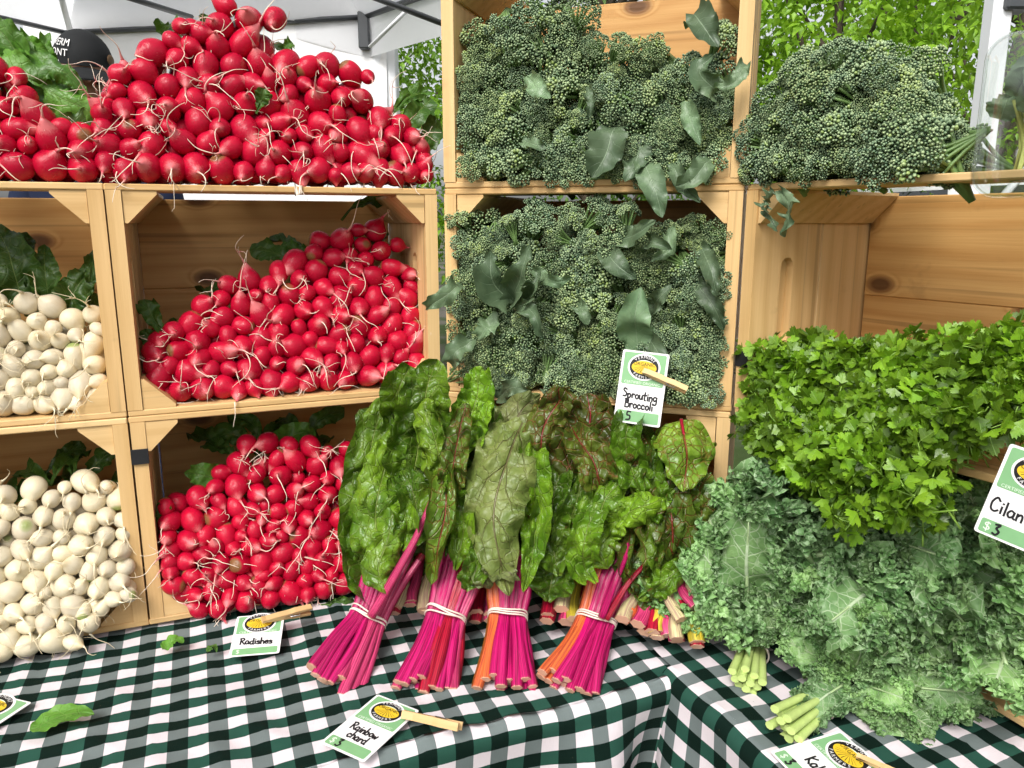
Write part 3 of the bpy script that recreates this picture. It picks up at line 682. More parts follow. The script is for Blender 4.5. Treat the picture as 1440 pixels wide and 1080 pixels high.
rC1 = broccoli_pile(SC, 'atop the angled crate', 105, [(1042, 205), (1058, 155), (1085, 118), (1115, 80), (1170, 60), (1225, 66), (1246, 110), (1265, 150), (1290, 185), (1312, 220), (1325, 245)], [(1042, 285), (1160, 290), (1325, 268)], lambda u, z: -.02 + np.clip(z - 1.36, 0, 1) * .15, .075, 33, (.11, .10), ZT + 2 * HC + .002, up=.5)
for k, (pts, hw, tint, fold) in enumerate([
    ([(1004, 132, 0), (984, 100, -.03), (1003, 74, -.03)], 20, 1.1, .6), ([(1050, 92, -.02), (1032, 116, -.035), (1005, 124, -.03)], 12, 1.3, .5), ([(962, 142, -.01), (972, 170, -.03), (984, 204, -.035)], 13, 1.7, .3),
    ([(742, 108, -.02), (758, 126, -.035), (774, 138, -.035)], 14, 1.9, .2), ([(826, 122, -.01), (832, 145, -.03), (828, 166, -.03)], 8, .8, .5), ([(735, 196, -.01), (752, 204, -.03), (770, 210, -.03)], 12, 1.2, .5),
    ([(866, 178, 0), (850, 215, -.03), (832, 250, -.03)], 27, .8, .3), ([(905, 190, 0), (892, 225, -.03), (878, 255, -.035)], 20, .9, .4), ([(905, 226, -.01), (922, 268, -.04), (932, 306, -.04)], 20, 1.2, .35), ([(1000, 225, -.01), (975, 252, -.035), (950, 262, -.035)], 17, 1.1, .4),
    ([(975, 20, 0), (992, 38, -.03), (1010, 66, -.03)], 22, .75, .4), ([(945, 230, -.01), (962, 262, -.03), (985, 285, -.03)], 12, 1., .4)]): broc_leaf(SB, rB1, pts, hw, tint, fold, seed=k)
for k, (pts, hw, tint, fold) in enumerate([
    ([(722, 425, -.01), (692, 398, -.045), (690, 352, -.04)], 24, .9, .6), ([(722, 425, -.01), (732, 385, -.055), (748, 348, -.045)], 22, .95, .7), ([(735, 425, -.01), (745, 405, -.06), (760, 378, -.05)], 16, 1., .6), ([(750, 380, -.02), (780, 396, -.05), (806, 390, -.05)], 11, 1.4, .4), ([(722, 425, -.01), (750, 440, -.05), (764, 470, -.04)], 13, 1., .5), ([(700, 440, -.02), (680, 458, -.045), (668, 480, -.04)], 16, 1.5, .3),
    ([(898, 500, -.02), (892, 455, -.05), (902, 404, -.045)], 27, 2.0, .25), ([(910, 470, -.01), (930, 505, -.045), (934, 540, -.04)], 14, .8, .4), ([(862, 335, 0), (895, 330, -.03), (925, 312, -.03)], 18, 1.0, .5), ([(945, 318, -.01), (938, 350, -.035), (915, 368, -.035)], 10, 1.6, .3), ([(850, 350, 0), (870, 375, -.03), (895, 392, -.03)], 18, .8, .4), ([(900, 345, 0), (915, 340, -.04), (945, 352, -.04)], 16, .9, .7),
    ([(652, 402, -.02), (630, 418, -.045), (602, 436, -.045)], 12, 1.2, .4), ([(665, 478, -.02), (640, 496, -.045), (634, 522, -.04)], 17, 1.1, .4), ([(812, 425, -.01), (822, 440, -.035), (828, 456, -.035)], 11, 1.1, .4), ([(985, 345, 0), (1000, 380, -.03), (1008, 415, -.03)], 15, .8, .4), ([(980, 400, 0), (1004, 432, -.03), (1018, 465, -.03)], 15, .75, .4),
    ([(905, 440, -.01), (925, 420, -.04), (945, 400, -.04)], 15, .8, .5), ([(690, 520, 0), (670, 545, -.03), (668, 566, -.03)], 18, .8, .4), ([(780, 545, 0), (790, 565, -.03), (810, 580, -.03)], 18, .9, .4), ([(700, 560, 0), (720, 545, -.03), (745, 550, -.03)], 16, 1., .4)]): broc_leaf(SB, rB2, pts, hw, tint, fold, seed=40 + k)
for k, (pts, hw, tint, fold) in enumerate([([(1100, 268, -.01), (1106, 300, -.04), (1102, 334, -.035)], 12, 1.1, .3), ([(1078, 280, -.01), (1082, 305, -.03), (1096, 326, -.03)], 6, .8, .5), ([(1082, 262, -.01), (1074, 285, -.03), (1080, 300, -.03)], 8, .9, .5)]): broc_leaf(SC, rC1, pts, hw, tint, fold, seed=80 + k)
#SPLIT
# ------------------------------------------------------------------ rainbow chard
def Yc(px, py): 
    y = float(np.interp(py, [500, 600, 700, 780, 868, 970], [1.055, 1.03, 1.0, .972, .928, .842]))
    return y - max(0, px - 700) * .00012 * min(1, max(0, (850 - py) / 250))
def CPt(px, py, dy=0.): return P(px, py, Yc(px, py) - dy)
def stalk_bunch(t, cut, band, top, cols, seed, rb=.0195, rc=.034, rt=.030, nst=None, band_on=True, rs=.0060):
    g = np.random.default_rng(seed)
    if band_on: cols = [c for c in cols for _ in range(2)][: len(cols) + 6] if len(cols) < 12 else cols
    n = len(cols)
    ax = (top - cut).normalized(); view = (Vector((0, 0, CZ)) - band).normalized(); S = ax.cross(view).normalized(); N = S.cross(ax).normalized()
    k = np.arange(n)
    # front stalks listed left to right, two layers
    nf = (n + 1) // 2
    ends = []
    for i in range(n):
        layer = 0 if i < nf else 1; j = i if layer == 0 else i - nf; m = nf if layer == 0 else n - nf
        a = (j - (m - 1) / 2) / max(1, (m - 1) / 2) if m > 1 else 0.
        h = (1 - layer * 1.05) * (1 - .35 * a * a) * .45 + g.uniform(-.08, .08)
        def at(c, r, ex=0): return c + S * (a * r) + N * (h * r * .8) + ax * ex
        e = at(cut, rc, g.uniform(-.010, .010)); q = [e, at(cut.lerp(band, .55), rc * .36 + rb * .64) + S * g.uniform(-.004, .004) + N * g.uniform(-.003, .003), at(band, rb), at(band.lerp(top, .5), rb * .5 + rt * .5), at(top, rt * g.uniform(.7, 1.3), g.uniform(-.01, .02))]
        mb2 = MB(); pts = catmull([tuple(x) for x in q], 18); tt = np.linspace(0, 1, 18); rad = rs * (1.12 - .35 * tt) * g.uniform(.85, 1.15)
        rad = rad * np.where(tt < .02, .96, 1)
        tube(mb2, pts - pts[0], rad, 12, flat=.72, rib=.10, hard=True); o = add('stalk', mb2.mesh('stalk'), t, Matrix.Translation(Vector(pts[0])), M_STK[cols[i]])
        ends.append(Vector(pts[-1]))
    if band_on:
        for b in range(3):
            a = np.linspace(0, 6.283, 33); tl = g.uniform(-.45, .45); r1 = rb + rs * .95; c = band + ax * (b - 1) * .003
            pts = [tuple(c + S * math.cos(q) * r1 * 1.03 + N * (math.sin(q) * r1 * .80 + 0) + ax * (tl * .012 * math.cos(q) + .0015 * math.sin(3 * q))) for q in a]
            m2 = MB(); tube(m2, np.array(pts) - np.array(c), .0012, 5, cap=False); add('rubber_band', m2.mesh('rubber_band'), t, Matrix.Translation(c), M_BAND)
    return ends
def chard_leaf(t, pts, hw, mat=None, tint=(1, 1, 1), fold=.25, ruffle=.009, rf=3.5, tilt=(0, 0, 0), seed=0, prof=PROF_CHARD, rib=None, pucker=.0060, nu=26, nv=52):
    fold = math.copysign(abs(fold) + .22, fold); W = [CPt(*q) for q in pts]; c = W[len(W) // 2]; nrm = (Vector((0, 0, CZ + .1)) - c).normalized() + Vector(tilt)
    o, S = leaf_obj('leaf', t, W, hw * 1.08 / F * c.y, tuple(nrm), mat or M_CHARD, tint, nu=nu, nv=nv, prof=prof, fold=fold, ruffle=ruffle, rf=rf, pucker=pucker, pscale=30, seed=seed, edge=2.0, crumple=.0075)
    if rib is not None:
        m2 = MB(); n = len(S) * 4 // 5; nn = np.array(nrm.normalized()); off = nn * .0022
        tube(m2, S[:n] - S[0] + off * np.linspace(1, .2, n)[:, None], np.linspace(.0026, .0007, n), 6, flat=.6); add('midrib', m2.mesh('midrib'), o, Matrix.Translation(Vector(S[0])), M_STK[rib])
    return o
G = 'bunches of rainbow chard'
def cb(label, base): return thing('chard_bunch', label, 'chard', CPt(*base), G)
# bunches lying underneath, cut ends towards the viewer
def under(label, cut, top, cols, seed, rc, lift=0., leaves=()):
    c = P(*cut); tp = P(*top); t = thing('chard_bunch', label, 'chard', c, 'older chard bunches lying underneath')
    stalk_bunch(t, c, c.lerp(tp, .5), tp, cols, seed, rb=rc * .85, rc=rc, rt=rc, band_on=False, rs=.0085)
    g = np.random.default_rng(seed + 3)
    for k in range(7):
        x = g.uniform(-.05, .05); q = tp + Vector((x * .5, 0, .0)); e = tp + Vector((x * 1.6, g.uniform(.02, .06), g.uniform(.05, .16)))
        leaf_obj('leaf', t, [c.lerp(tp, .8), q, q.lerp(e, .5) + Vector((0, -.02, .01)), e], .04, (g.uniform(-.4, .4), -1, .5), [M_CHARD, M_CHARDR][k % 2], (.75, .75, .75), nu=18, nv=34, prof=PROF_CHARD, fold=.3, ruffle=.008, rf=4, pucker=.006, pscale=26, seed=seed * 10 + k)
under('rough cut chard stalk ends behind the two leftmost tied bunches', (575, 858, .965), (590, 790, 1.03), [5, 1, 5, 4, 1, 5], 101, .020)
under('cut chard stalk ends between second and third tied bunches', (668, 875, .955), (678, 800, 1.03), [5, 4, 1, 5, 4, 1], 102, .020)
under('red and yellow chard stalk ends behind the rightmost tied bunch', (797, 868, .945), (805, 800, 1.02), [4, 5, 6, 4, 4, 1, 5], 103, .026)
under('short pink chard stalk ends lowest at the corner of the cloths', (905, 890, .900), (925, 815, .965), [5, 1, 4, 1, 2, 5, 1], 104, .030)
under('pale and yellow chard stalk ends lying nearest the kale', (952, 905, .885), (950, 830, .94), [6, 5, 6, 5, 1, 4], 105, .025)
under('thick pale chard stalk ends stacked highest beside the kale', (978, 852, .90), (940, 790, .955), [5, 1, 5, 4, 5], 106, .024)

b1 = cb('leftmost tied chard bunch, magenta stalks leaning left, next to the radishes', (470, 955))
stalk_bunch(b1, CPt(468, 964), CPt(518, 868), CPt(556, 772), [0, 0, 1, 1, 2, 0, 0, 4, 4], 1)
b2 = cb('second tied chard bunch from the left with magenta and white streaked stalks', (598, 958))
stalk_bunch(b2, CPt(597, 968), CPt(627, 866), CPt(650, 790), [0, 0, 4, 0, 1, 1, 0, 0, 4, 0, 0], 2, rb=.021)
b3 = cb('third tied chard bunch with orange, magenta and golden stalks, big pale leaf', (710, 955))
stalk_bunch(b3, CPt(710, 966), CPt(714, 866), CPt(718, 800), [2, 0, 0, 0, 3, 0, 1, 0, 0, 2], 3)
b4 = cb('rightmost tied chard bunch, orange and magenta stalks leaning right', (800, 955))
stalk_bunch(b4, CPt(797, 966), CPt(838, 872), CPt(868, 790), [2, 0, 0, 0, 2, 1, 0, 0, 4, 0], 4, rb=.020)
# long single stalks
def single(t, pts, col, r0):
    m2 = MB(); W = np.array([tuple(CPt(*q)) for q in pts]); W = catmull(W, 16); tube(m2, W - W[0], np.linspace(r0, r0 * .55, 16), 8, flat=.8); add('stalk', m2.mesh('stalk'), t, Matrix.Translation(Vector(W[0])), M_STK[col])
single(b1, [(522, 866, .022), (556, 808, .045), (583, 760, .055), (604, 712, .05), (612, 690, .03)], 1, .0080)
0 and single(b3, [(742, 790, .05), (750, 730, .06), (764, 670, .055), (772, 640, .02)], 2, .0045)
single(b4, [(846, 868, .022), (866, 815, .04), (880, 780, .03), (884, 740, .01)], 0, .0065)
single(b4, [(852, 870, .02), (880, 825, .035), (905, 795, .03)], 4, .006)
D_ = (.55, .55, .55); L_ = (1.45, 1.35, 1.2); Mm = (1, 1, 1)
# bunch 1
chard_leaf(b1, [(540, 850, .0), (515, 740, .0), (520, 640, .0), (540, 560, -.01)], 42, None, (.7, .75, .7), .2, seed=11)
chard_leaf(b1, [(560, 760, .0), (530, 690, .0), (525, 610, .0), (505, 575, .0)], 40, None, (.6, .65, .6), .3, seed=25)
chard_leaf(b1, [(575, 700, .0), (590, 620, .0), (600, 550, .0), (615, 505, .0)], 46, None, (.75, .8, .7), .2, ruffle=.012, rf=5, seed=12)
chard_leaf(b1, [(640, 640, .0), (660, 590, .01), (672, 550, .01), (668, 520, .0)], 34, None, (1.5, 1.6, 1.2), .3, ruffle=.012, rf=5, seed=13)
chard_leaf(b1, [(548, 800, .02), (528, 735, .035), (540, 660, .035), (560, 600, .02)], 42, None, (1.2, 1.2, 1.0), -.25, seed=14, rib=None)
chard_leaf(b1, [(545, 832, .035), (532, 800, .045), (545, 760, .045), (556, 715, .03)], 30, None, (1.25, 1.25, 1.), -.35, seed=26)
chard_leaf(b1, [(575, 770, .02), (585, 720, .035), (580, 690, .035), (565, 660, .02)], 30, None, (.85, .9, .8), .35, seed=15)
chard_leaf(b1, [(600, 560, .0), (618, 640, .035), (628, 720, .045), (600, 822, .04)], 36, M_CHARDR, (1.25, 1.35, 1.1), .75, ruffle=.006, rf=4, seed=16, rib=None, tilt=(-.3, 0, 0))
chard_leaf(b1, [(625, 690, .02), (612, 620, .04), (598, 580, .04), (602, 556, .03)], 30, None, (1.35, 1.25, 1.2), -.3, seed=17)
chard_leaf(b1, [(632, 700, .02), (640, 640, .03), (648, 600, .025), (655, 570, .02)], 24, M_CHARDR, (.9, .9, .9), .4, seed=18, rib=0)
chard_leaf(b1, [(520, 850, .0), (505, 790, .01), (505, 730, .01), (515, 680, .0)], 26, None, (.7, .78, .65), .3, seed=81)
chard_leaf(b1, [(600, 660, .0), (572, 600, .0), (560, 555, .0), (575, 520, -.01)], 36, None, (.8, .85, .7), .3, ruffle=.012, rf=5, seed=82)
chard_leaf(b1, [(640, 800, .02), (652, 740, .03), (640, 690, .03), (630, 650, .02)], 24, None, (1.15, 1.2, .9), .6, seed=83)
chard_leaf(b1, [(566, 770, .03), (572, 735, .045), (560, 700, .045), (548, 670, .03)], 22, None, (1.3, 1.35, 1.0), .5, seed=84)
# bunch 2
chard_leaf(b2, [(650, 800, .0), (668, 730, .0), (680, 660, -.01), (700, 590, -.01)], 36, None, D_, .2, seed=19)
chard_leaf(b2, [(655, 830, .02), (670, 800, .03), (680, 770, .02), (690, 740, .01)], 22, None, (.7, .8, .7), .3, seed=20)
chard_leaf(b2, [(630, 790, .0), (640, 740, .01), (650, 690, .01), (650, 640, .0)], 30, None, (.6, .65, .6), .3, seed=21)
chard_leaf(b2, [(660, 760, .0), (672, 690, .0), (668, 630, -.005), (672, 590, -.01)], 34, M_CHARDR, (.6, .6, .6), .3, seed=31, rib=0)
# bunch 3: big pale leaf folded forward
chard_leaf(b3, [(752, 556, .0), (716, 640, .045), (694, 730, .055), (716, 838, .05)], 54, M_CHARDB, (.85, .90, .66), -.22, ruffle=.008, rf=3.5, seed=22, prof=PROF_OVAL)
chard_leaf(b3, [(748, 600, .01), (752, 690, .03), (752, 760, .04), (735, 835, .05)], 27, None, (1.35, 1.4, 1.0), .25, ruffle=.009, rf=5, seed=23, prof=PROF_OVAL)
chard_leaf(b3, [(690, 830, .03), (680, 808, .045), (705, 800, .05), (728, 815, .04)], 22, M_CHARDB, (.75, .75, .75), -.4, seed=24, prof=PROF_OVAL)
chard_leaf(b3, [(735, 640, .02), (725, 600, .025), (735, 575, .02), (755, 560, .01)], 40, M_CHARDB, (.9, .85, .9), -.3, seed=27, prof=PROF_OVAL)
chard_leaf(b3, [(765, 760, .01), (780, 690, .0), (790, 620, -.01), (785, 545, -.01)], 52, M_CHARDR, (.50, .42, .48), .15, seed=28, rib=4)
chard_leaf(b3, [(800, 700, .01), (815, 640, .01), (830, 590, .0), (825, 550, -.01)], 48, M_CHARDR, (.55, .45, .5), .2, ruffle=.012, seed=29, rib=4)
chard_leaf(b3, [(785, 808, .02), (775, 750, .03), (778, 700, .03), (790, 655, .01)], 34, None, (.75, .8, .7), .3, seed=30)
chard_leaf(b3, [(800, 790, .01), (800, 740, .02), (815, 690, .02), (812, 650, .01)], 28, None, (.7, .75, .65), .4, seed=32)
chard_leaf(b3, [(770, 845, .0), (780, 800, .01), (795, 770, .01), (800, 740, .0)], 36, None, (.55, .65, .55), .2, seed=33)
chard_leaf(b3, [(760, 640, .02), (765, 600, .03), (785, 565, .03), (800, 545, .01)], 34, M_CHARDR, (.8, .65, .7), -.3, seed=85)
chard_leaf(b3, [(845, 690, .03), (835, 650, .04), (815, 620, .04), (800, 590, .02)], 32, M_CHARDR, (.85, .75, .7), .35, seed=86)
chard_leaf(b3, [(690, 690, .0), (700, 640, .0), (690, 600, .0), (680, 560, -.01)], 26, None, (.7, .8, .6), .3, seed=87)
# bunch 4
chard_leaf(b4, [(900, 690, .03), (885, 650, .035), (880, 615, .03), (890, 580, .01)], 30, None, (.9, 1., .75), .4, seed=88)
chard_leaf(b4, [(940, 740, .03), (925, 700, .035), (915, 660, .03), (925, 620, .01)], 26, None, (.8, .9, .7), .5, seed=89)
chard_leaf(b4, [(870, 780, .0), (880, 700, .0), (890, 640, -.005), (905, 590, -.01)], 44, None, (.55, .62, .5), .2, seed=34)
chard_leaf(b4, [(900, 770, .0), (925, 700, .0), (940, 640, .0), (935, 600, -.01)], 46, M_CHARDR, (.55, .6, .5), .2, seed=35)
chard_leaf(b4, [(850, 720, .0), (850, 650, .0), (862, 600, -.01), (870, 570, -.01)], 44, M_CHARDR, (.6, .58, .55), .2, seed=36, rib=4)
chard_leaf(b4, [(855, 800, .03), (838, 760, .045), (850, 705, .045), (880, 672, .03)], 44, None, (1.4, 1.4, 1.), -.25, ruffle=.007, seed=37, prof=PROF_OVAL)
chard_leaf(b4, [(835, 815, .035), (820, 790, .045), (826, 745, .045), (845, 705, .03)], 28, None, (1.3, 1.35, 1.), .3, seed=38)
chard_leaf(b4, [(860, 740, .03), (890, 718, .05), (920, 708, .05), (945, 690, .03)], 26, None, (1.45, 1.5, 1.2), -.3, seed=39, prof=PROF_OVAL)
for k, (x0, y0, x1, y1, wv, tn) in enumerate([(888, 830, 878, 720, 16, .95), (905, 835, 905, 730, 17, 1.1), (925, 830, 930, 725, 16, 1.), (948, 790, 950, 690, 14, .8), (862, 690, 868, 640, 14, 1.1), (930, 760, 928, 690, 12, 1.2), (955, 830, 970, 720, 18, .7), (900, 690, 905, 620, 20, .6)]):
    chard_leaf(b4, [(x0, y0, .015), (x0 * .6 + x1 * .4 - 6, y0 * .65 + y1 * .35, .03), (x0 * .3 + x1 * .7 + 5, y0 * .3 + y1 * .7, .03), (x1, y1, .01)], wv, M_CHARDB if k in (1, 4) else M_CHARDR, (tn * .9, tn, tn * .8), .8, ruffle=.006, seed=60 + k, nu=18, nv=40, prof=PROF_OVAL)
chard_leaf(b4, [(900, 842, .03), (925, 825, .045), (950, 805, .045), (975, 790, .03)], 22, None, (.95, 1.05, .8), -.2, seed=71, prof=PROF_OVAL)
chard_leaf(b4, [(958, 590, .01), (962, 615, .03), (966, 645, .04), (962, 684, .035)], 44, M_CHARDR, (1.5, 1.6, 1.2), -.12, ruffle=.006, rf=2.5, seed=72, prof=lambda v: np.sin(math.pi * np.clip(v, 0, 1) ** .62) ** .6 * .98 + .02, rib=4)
#SPLIT
# ------------------------------------------------------------------ curly kale
def kale_mesh(seed, L=.17, Wd=.062, curl=.25, frill=1.0):
    g = np.random.default_rng(seed); nu, nv = 46, 104
    v = np.linspace(0, 1, nv + 1); s = np.linspace(-1, 1, nu + 1); s = np.sign(s) * np.abs(s) ** .8; ss, vv = np.meshgrid(s, v)
    bend = curl * (vv ** 2) * L; lob = .92 + .08 * np.sin(vv * g.uniform(22, 28) + g.uniform(0, 6))
    prof = np.clip(np.minimum(.10 + (np.clip(v - .10, 0, 1) / .30) ** 1.1, 1 - .15 * v), 0.04, 1) * np.sqrt(np.clip(1 - v ** 6, 0, 1)) + .01
    hw = Wd * prof[:, None] * np.where(np.abs(ss) > .01, lob, 1)
    au = np.abs(ss); e1 = np.clip((au - .22) / .78, 0, 1); e2 = np.clip((au - .5) / .5, 0, 1); e3 = np.clip((au - .68) / .32, 0, 1)
    sd = np.sign(ss) * 1.7; ph = g.uniform(0, 6.28, 8)
    w1 = 2.2 * np.sin(vv * 7 + ph[0] + sd); w2 = 2.0 * np.sin(vv * 17 + ph[1] + sd)
    A1 = .013 * frill * e1 ** 1.4; A2 = .0085 * frill * e2; A3 = .0042 * frill * e3
    t1 = 6.28 * 4.2 * vv + ph[2] + sd + w1; t2 = 6.28 * 11 * vv + ph[3] + sd * 2 + w2 + 1.5 * au; t3 = 6.28 * 27 * vv + ph[4] + sd * 3 + w1 * 1.7 + 4 * au
    amp = np.clip(hw / (Wd * .45), .1, 1)
    Z = (A1 * np.sin(t1) + A2 * np.sin(t2) + A3 * np.sin(t3)) * amp
    Yl = vv * L + (.6 * A1 * np.cos(t1 * 1.0 + .8) + 1.0 * A2 * np.cos(t2 + .9) + 1.1 * A3 * np.cos(t3 + .7)) * amp
    X = ss * hw * (1 - .28 * e1) + np.sign(ss) * (A2 * .8 * np.sin(t2 * .5 + 1) - A3 * np.cos(t3 * 1.3)) * amp * .8
    Z = Z + .35 * X ** 2 / Wd - bend + .0025 * Noise(seed + 3, 18)(np.stack([X, Yl, 0 * X], -1))
    V3 = np.stack([X, Yl, Z], -1)
    m = MB(); m.put(V3.reshape(-1, 3), grid_faces(nu, nv), np.stack([ss, vv], -1).reshape(-1, 2))
    # tight frills crowding the margin: small crimped rosettes
    nt_, nr_ = 20, 3; th = np.arange(nt_) * 6.283 / nt_
    for k in range(int(240 * frill)):
        j = int(g.uniform(.16, 1.) * nv); i = 0 if g.random() < .5 else nu; depth_ = int(abs(g.normal()) * 2.3); i = i + depth_ if i == 0 else i - depth_
        if j > nv * .93: i = int(g.uniform(0, nu + 1))
        c = V3[min(j, nv), min(max(i, 0), nu)] + g.normal(size=3) * .0012; rr = g.uniform(.0036, .0074); kf = g.integers(3, 5); p1, p2 = g.uniform(0, 6.28, 2); am = g.uniform(.45, .8)
        d = g.normal(size=3) * .75 + np.array([np.sign(ss[0, min(max(i, 0), nu)]) * .5, .1, .7]); Rm = rotz_to(d)
        W_ = []; UVs = []
        for q_ in range(1, nr_ + 1):
            f_ = q_ / nr_; r_ = rr * f_ * (1 + .15 * np.sin(2 * th + p2)); zz = rr * am * f_ ** 1.6 * np.sin(kf * th + p1) + rr * .25 * f_ ** 3 * np.sin(2 * kf * th + p2); W_.append(np.stack([r_ * np.cos(th), r_ * np.sin(th), zz], 1)); UVs += [(.8, .5)] * nt_
        W_ = np.concatenate([np.zeros((1, 3))] + W_) @ Rm.T + c
        fc = [(0, 1 + a, 1 + (a + 1) % nt_) for a in range(nt_)] + [(1 + b * nt_ + a, 1 + (b + 1) * nt_ + a, 1 + (b + 1) * nt_ + (a + 1) % nt_, 1 + b * nt_ + (a + 1) % nt_) for b in range(nr_ - 1) for a in range(nt_)]
        m.put(W_, fc, [(.8, .5)] + UVs)
    me = m.mesh('leaf'); me.materials.append(M_KALE)
    r = MB(); yy = np.linspace(-.05, .92, 14); pts = np.stack([0 * yy, yy * L, -curl * np.clip(yy, 0, 1) ** 2 * L + .0012 + 0 * yy], 1); tube(r, pts, np.linspace(.0036, .0007, 14), 6, flat=.7); rm = r.mesh('midrib'); rm.materials.append(M_KRIB)
    return me, rm
M_KRIB = plain('kale_midrib', (.36, .48, .24), .45, .4, 60, .2)
KALE = [kale_mesh(s, L, W_, c, f) for s, L, W_, c, f in ((1, .165, .062, .20, 1), (2, .150, .058, .35, 1.1), (3, .175, .066, .10, .95), (4, .140, .060, .45, 1.15), (5, .160, .054, -.12, 1.05), (6, .13, .058, .25, 1.2))]
def kale_bunch(label, cut, band, leaves, seed, nst=11, rb=.015, rc=.021):
    g = np.random.default_rng(seed); t = thing('kale_bunch', label, 'kale', cut, 'bunches of curly kale')
    ax = (band - cut).normalized(); view = (Vector((0, 0, CZ)) - band).normalized(); S = ax.cross(view).normalized(); N = S.cross(ax).normalized()
    if nst:
        for i in range(nst):
            a = g.uniform(0, 6.28); q = math.sqrt((i + .5) / nst); o1 = S * math.cos(i * 2.4) * q + N * math.sin(i * 2.4) * q * .8
            W = [cut + o1 * rc + ax * g.uniform(-.008, .008), cut.lerp(band, .6) + o1 * (rc * .3 + rb * .7), band + o1 * rb, band + ax * .05 + o1 * rc * 1.3]
            m2 = MB(); pts = catmull([tuple(x) for x in W], 12); tube(m2, pts - pts[0], np.linspace(.0052, .0040, 12), 9, flat=.85, hard=True); add('stem', m2.mesh('stem'), t, Matrix.Translation(Vector(pts[0])), M_KSTEM)
        for b in range(2):
            a = np.linspace(0, 6.283, 29); tl = g.uniform(-.6, .6); r1 = rb + .0055
            pts = np.array([tuple(S * math.cos(q) * r1 + N * math.sin(q) * r1 * .85 + ax * (tl * .01 * math.cos(q) + (b - .5) * .006)) for q in a]); m2 = MB(); tube(m2, pts, .0011, 5, cap=False); add('rubber_band', m2.mesh('rubber_band'), t, Matrix.Translation(band), M_BAND)
    for (p0, p1, nrm, sc_) in leaves:
        me, rm = KALE[g.integers(len(KALE))]; y = (p1 - p0).normalized(); n = Vector(nrm); z = (n - y * n.dot(y)).normalized(); x = y.cross(z)
        s = sc_ * g.uniform(.9, 1.15); M = basis(p0, x, y, z) @ Matrix.Diagonal((s, s, s, 1)); tn = g.uniform(.55, 1.25)
        o = add('leaf', me, t, M, None, (tn, tn, tn * g.uniform(.85, 1.1))); add('midrib', rm, o, M)
    return t
def kfan(g, base, targets, n, dep, jit, tiltn=.45, sc_=1., up=.2):
    """leaves that start near the tie and spread over an outline; targets are pixels with distance"""
    out = []
    for k in range(n):
        x, y, Yd = targets[k % len(targets)]; e = P(x + g.uniform(-jit, jit), y + g.uniform(-jit, jit), Yd + g.uniform(-dep, dep))
        d = (e - base); dl = d.length; s_ = min(1.05, max(.5, dl / .15)) * sc_; st_ = base + d * max(.0, g.uniform(.85, 1.) - .15 * s_ / dl); view = (Vector((0, 0, CZ)) - e).normalized()
        out.append((st_, st_ + d.normalized() * .1 + Vector(g.normal(size=3)) * .03, tuple(view + Vector((0, 0, up)) + Vector(g.normal(size=3)) * tiltn), s_))
    return out
g = np.random.default_rng(5)
c1, bd1 = PZ(1050, 958, ZT + .022), P(1058, 916, .888)
T1 = [(1000, 790, .905), (1005, 745, .925), (1020, 700, .945), (1045, 670, .965), (1085, 675, .955), (1120, 700, .94), (1130, 760, .92), (1030, 830, .895), (1060, 800, .895), (1110, 820, .89), (1050, 730, .925), (1020, 760, .91), (1080, 760, .91), (1045, 860, .885), (1100, 860, .88), (1060, 700, .94)]
kale_bunch('left kale bunch standing against the crate corner, pale stems tied below', c1, bd1, kfan(g, bd1 + Vector((.0, .02, .02)), T1, 24, .012, 18, tiltn=.32, sc_=1.12), 51)
c2, bd2 = PZ(1104, 1020, ZT + .024), P(1152, 988, .788)
T2 = [(1190, 920, .80), (1180, 960, .785), (1230, 1000, .765), (1290, 1015, .755), (1305, 1012, .752), (1330, 960, .768), (1240, 930, .785), (1300, 930, .775), (1350, 900, .775), (1200, 870, .81), (1260, 870, .80), (1320, 860, .795), (1360, 880, .785), (1150, 900, .815), (1290, 970, .76)]
kale_bunch('nearest kale bunch lying sideways on the cloth with stems pointing left', c2, bd2, kfan(g, bd2 + Vector((.045, .02, .015)), T2, 26, .012, 18, tiltn=.32, sc_=1.15), 52)
def heap(label, pts, n, seed, sc_=1.15, jit=22, tiltn=.4):
    g = np.random.default_rng(seed); out = []
    for k in range(n):
        x, y, Yd = pts[k % len(pts)]; e = P(x + g.uniform(-jit, jit), y + g.uniform(-jit, jit), Yd + g.uniform(-.012, .012)); view = (Vector((0, 0, CZ)) - e).normalized()
        d = Vector((g.normal() * .7, g.normal() * .3, g.uniform(-.4, 1.))).normalized(); out.append((e - d * .06, e, tuple(view + Vector((0, 0, .2)) + Vector(g.normal(size=3)) * tiltn), sc_ * g.uniform(.75, 1.05)))
    b = P(*pts[0]); b.z = ZT + .01
    return kale_bunch(label, b, b + Vector((0, .03, .02)), out, seed, nst=0)
heap('upper kale bunch between the left kale and the hanging cilantro', [(1150, 740, .89), (1180, 780, .87), (1140, 800, .88), (1210, 830, .845), (1170, 850, .85), (1130, 700, .92), (1200, 740, .885)], 20, 53)
heap('middle kale bunch directly under the cilantro', [(1240, 770, .85), (1270, 800, .835), (1300, 770, .84), (1320, 810, .82), (1250, 830, .83), (1290, 840, .815), (1230, 740, .87)], 20, 54)
heap('kale bunch in the shade right of centre below the cilantro card', [(1350, 740, .84), (1390, 790, .815), (1370, 820, .81), (1420, 830, .79), (1345, 790, .83), (1400, 740, .83), (1430, 770, .81)], 22, 55)
heap('rightmost kale bunch at the picture edge above the crate corner', [(1420, 880, .775), (1400, 900, .775), (1440, 860, .77), (1380, 850, .79), (1425, 860, .78)], 16, 56)

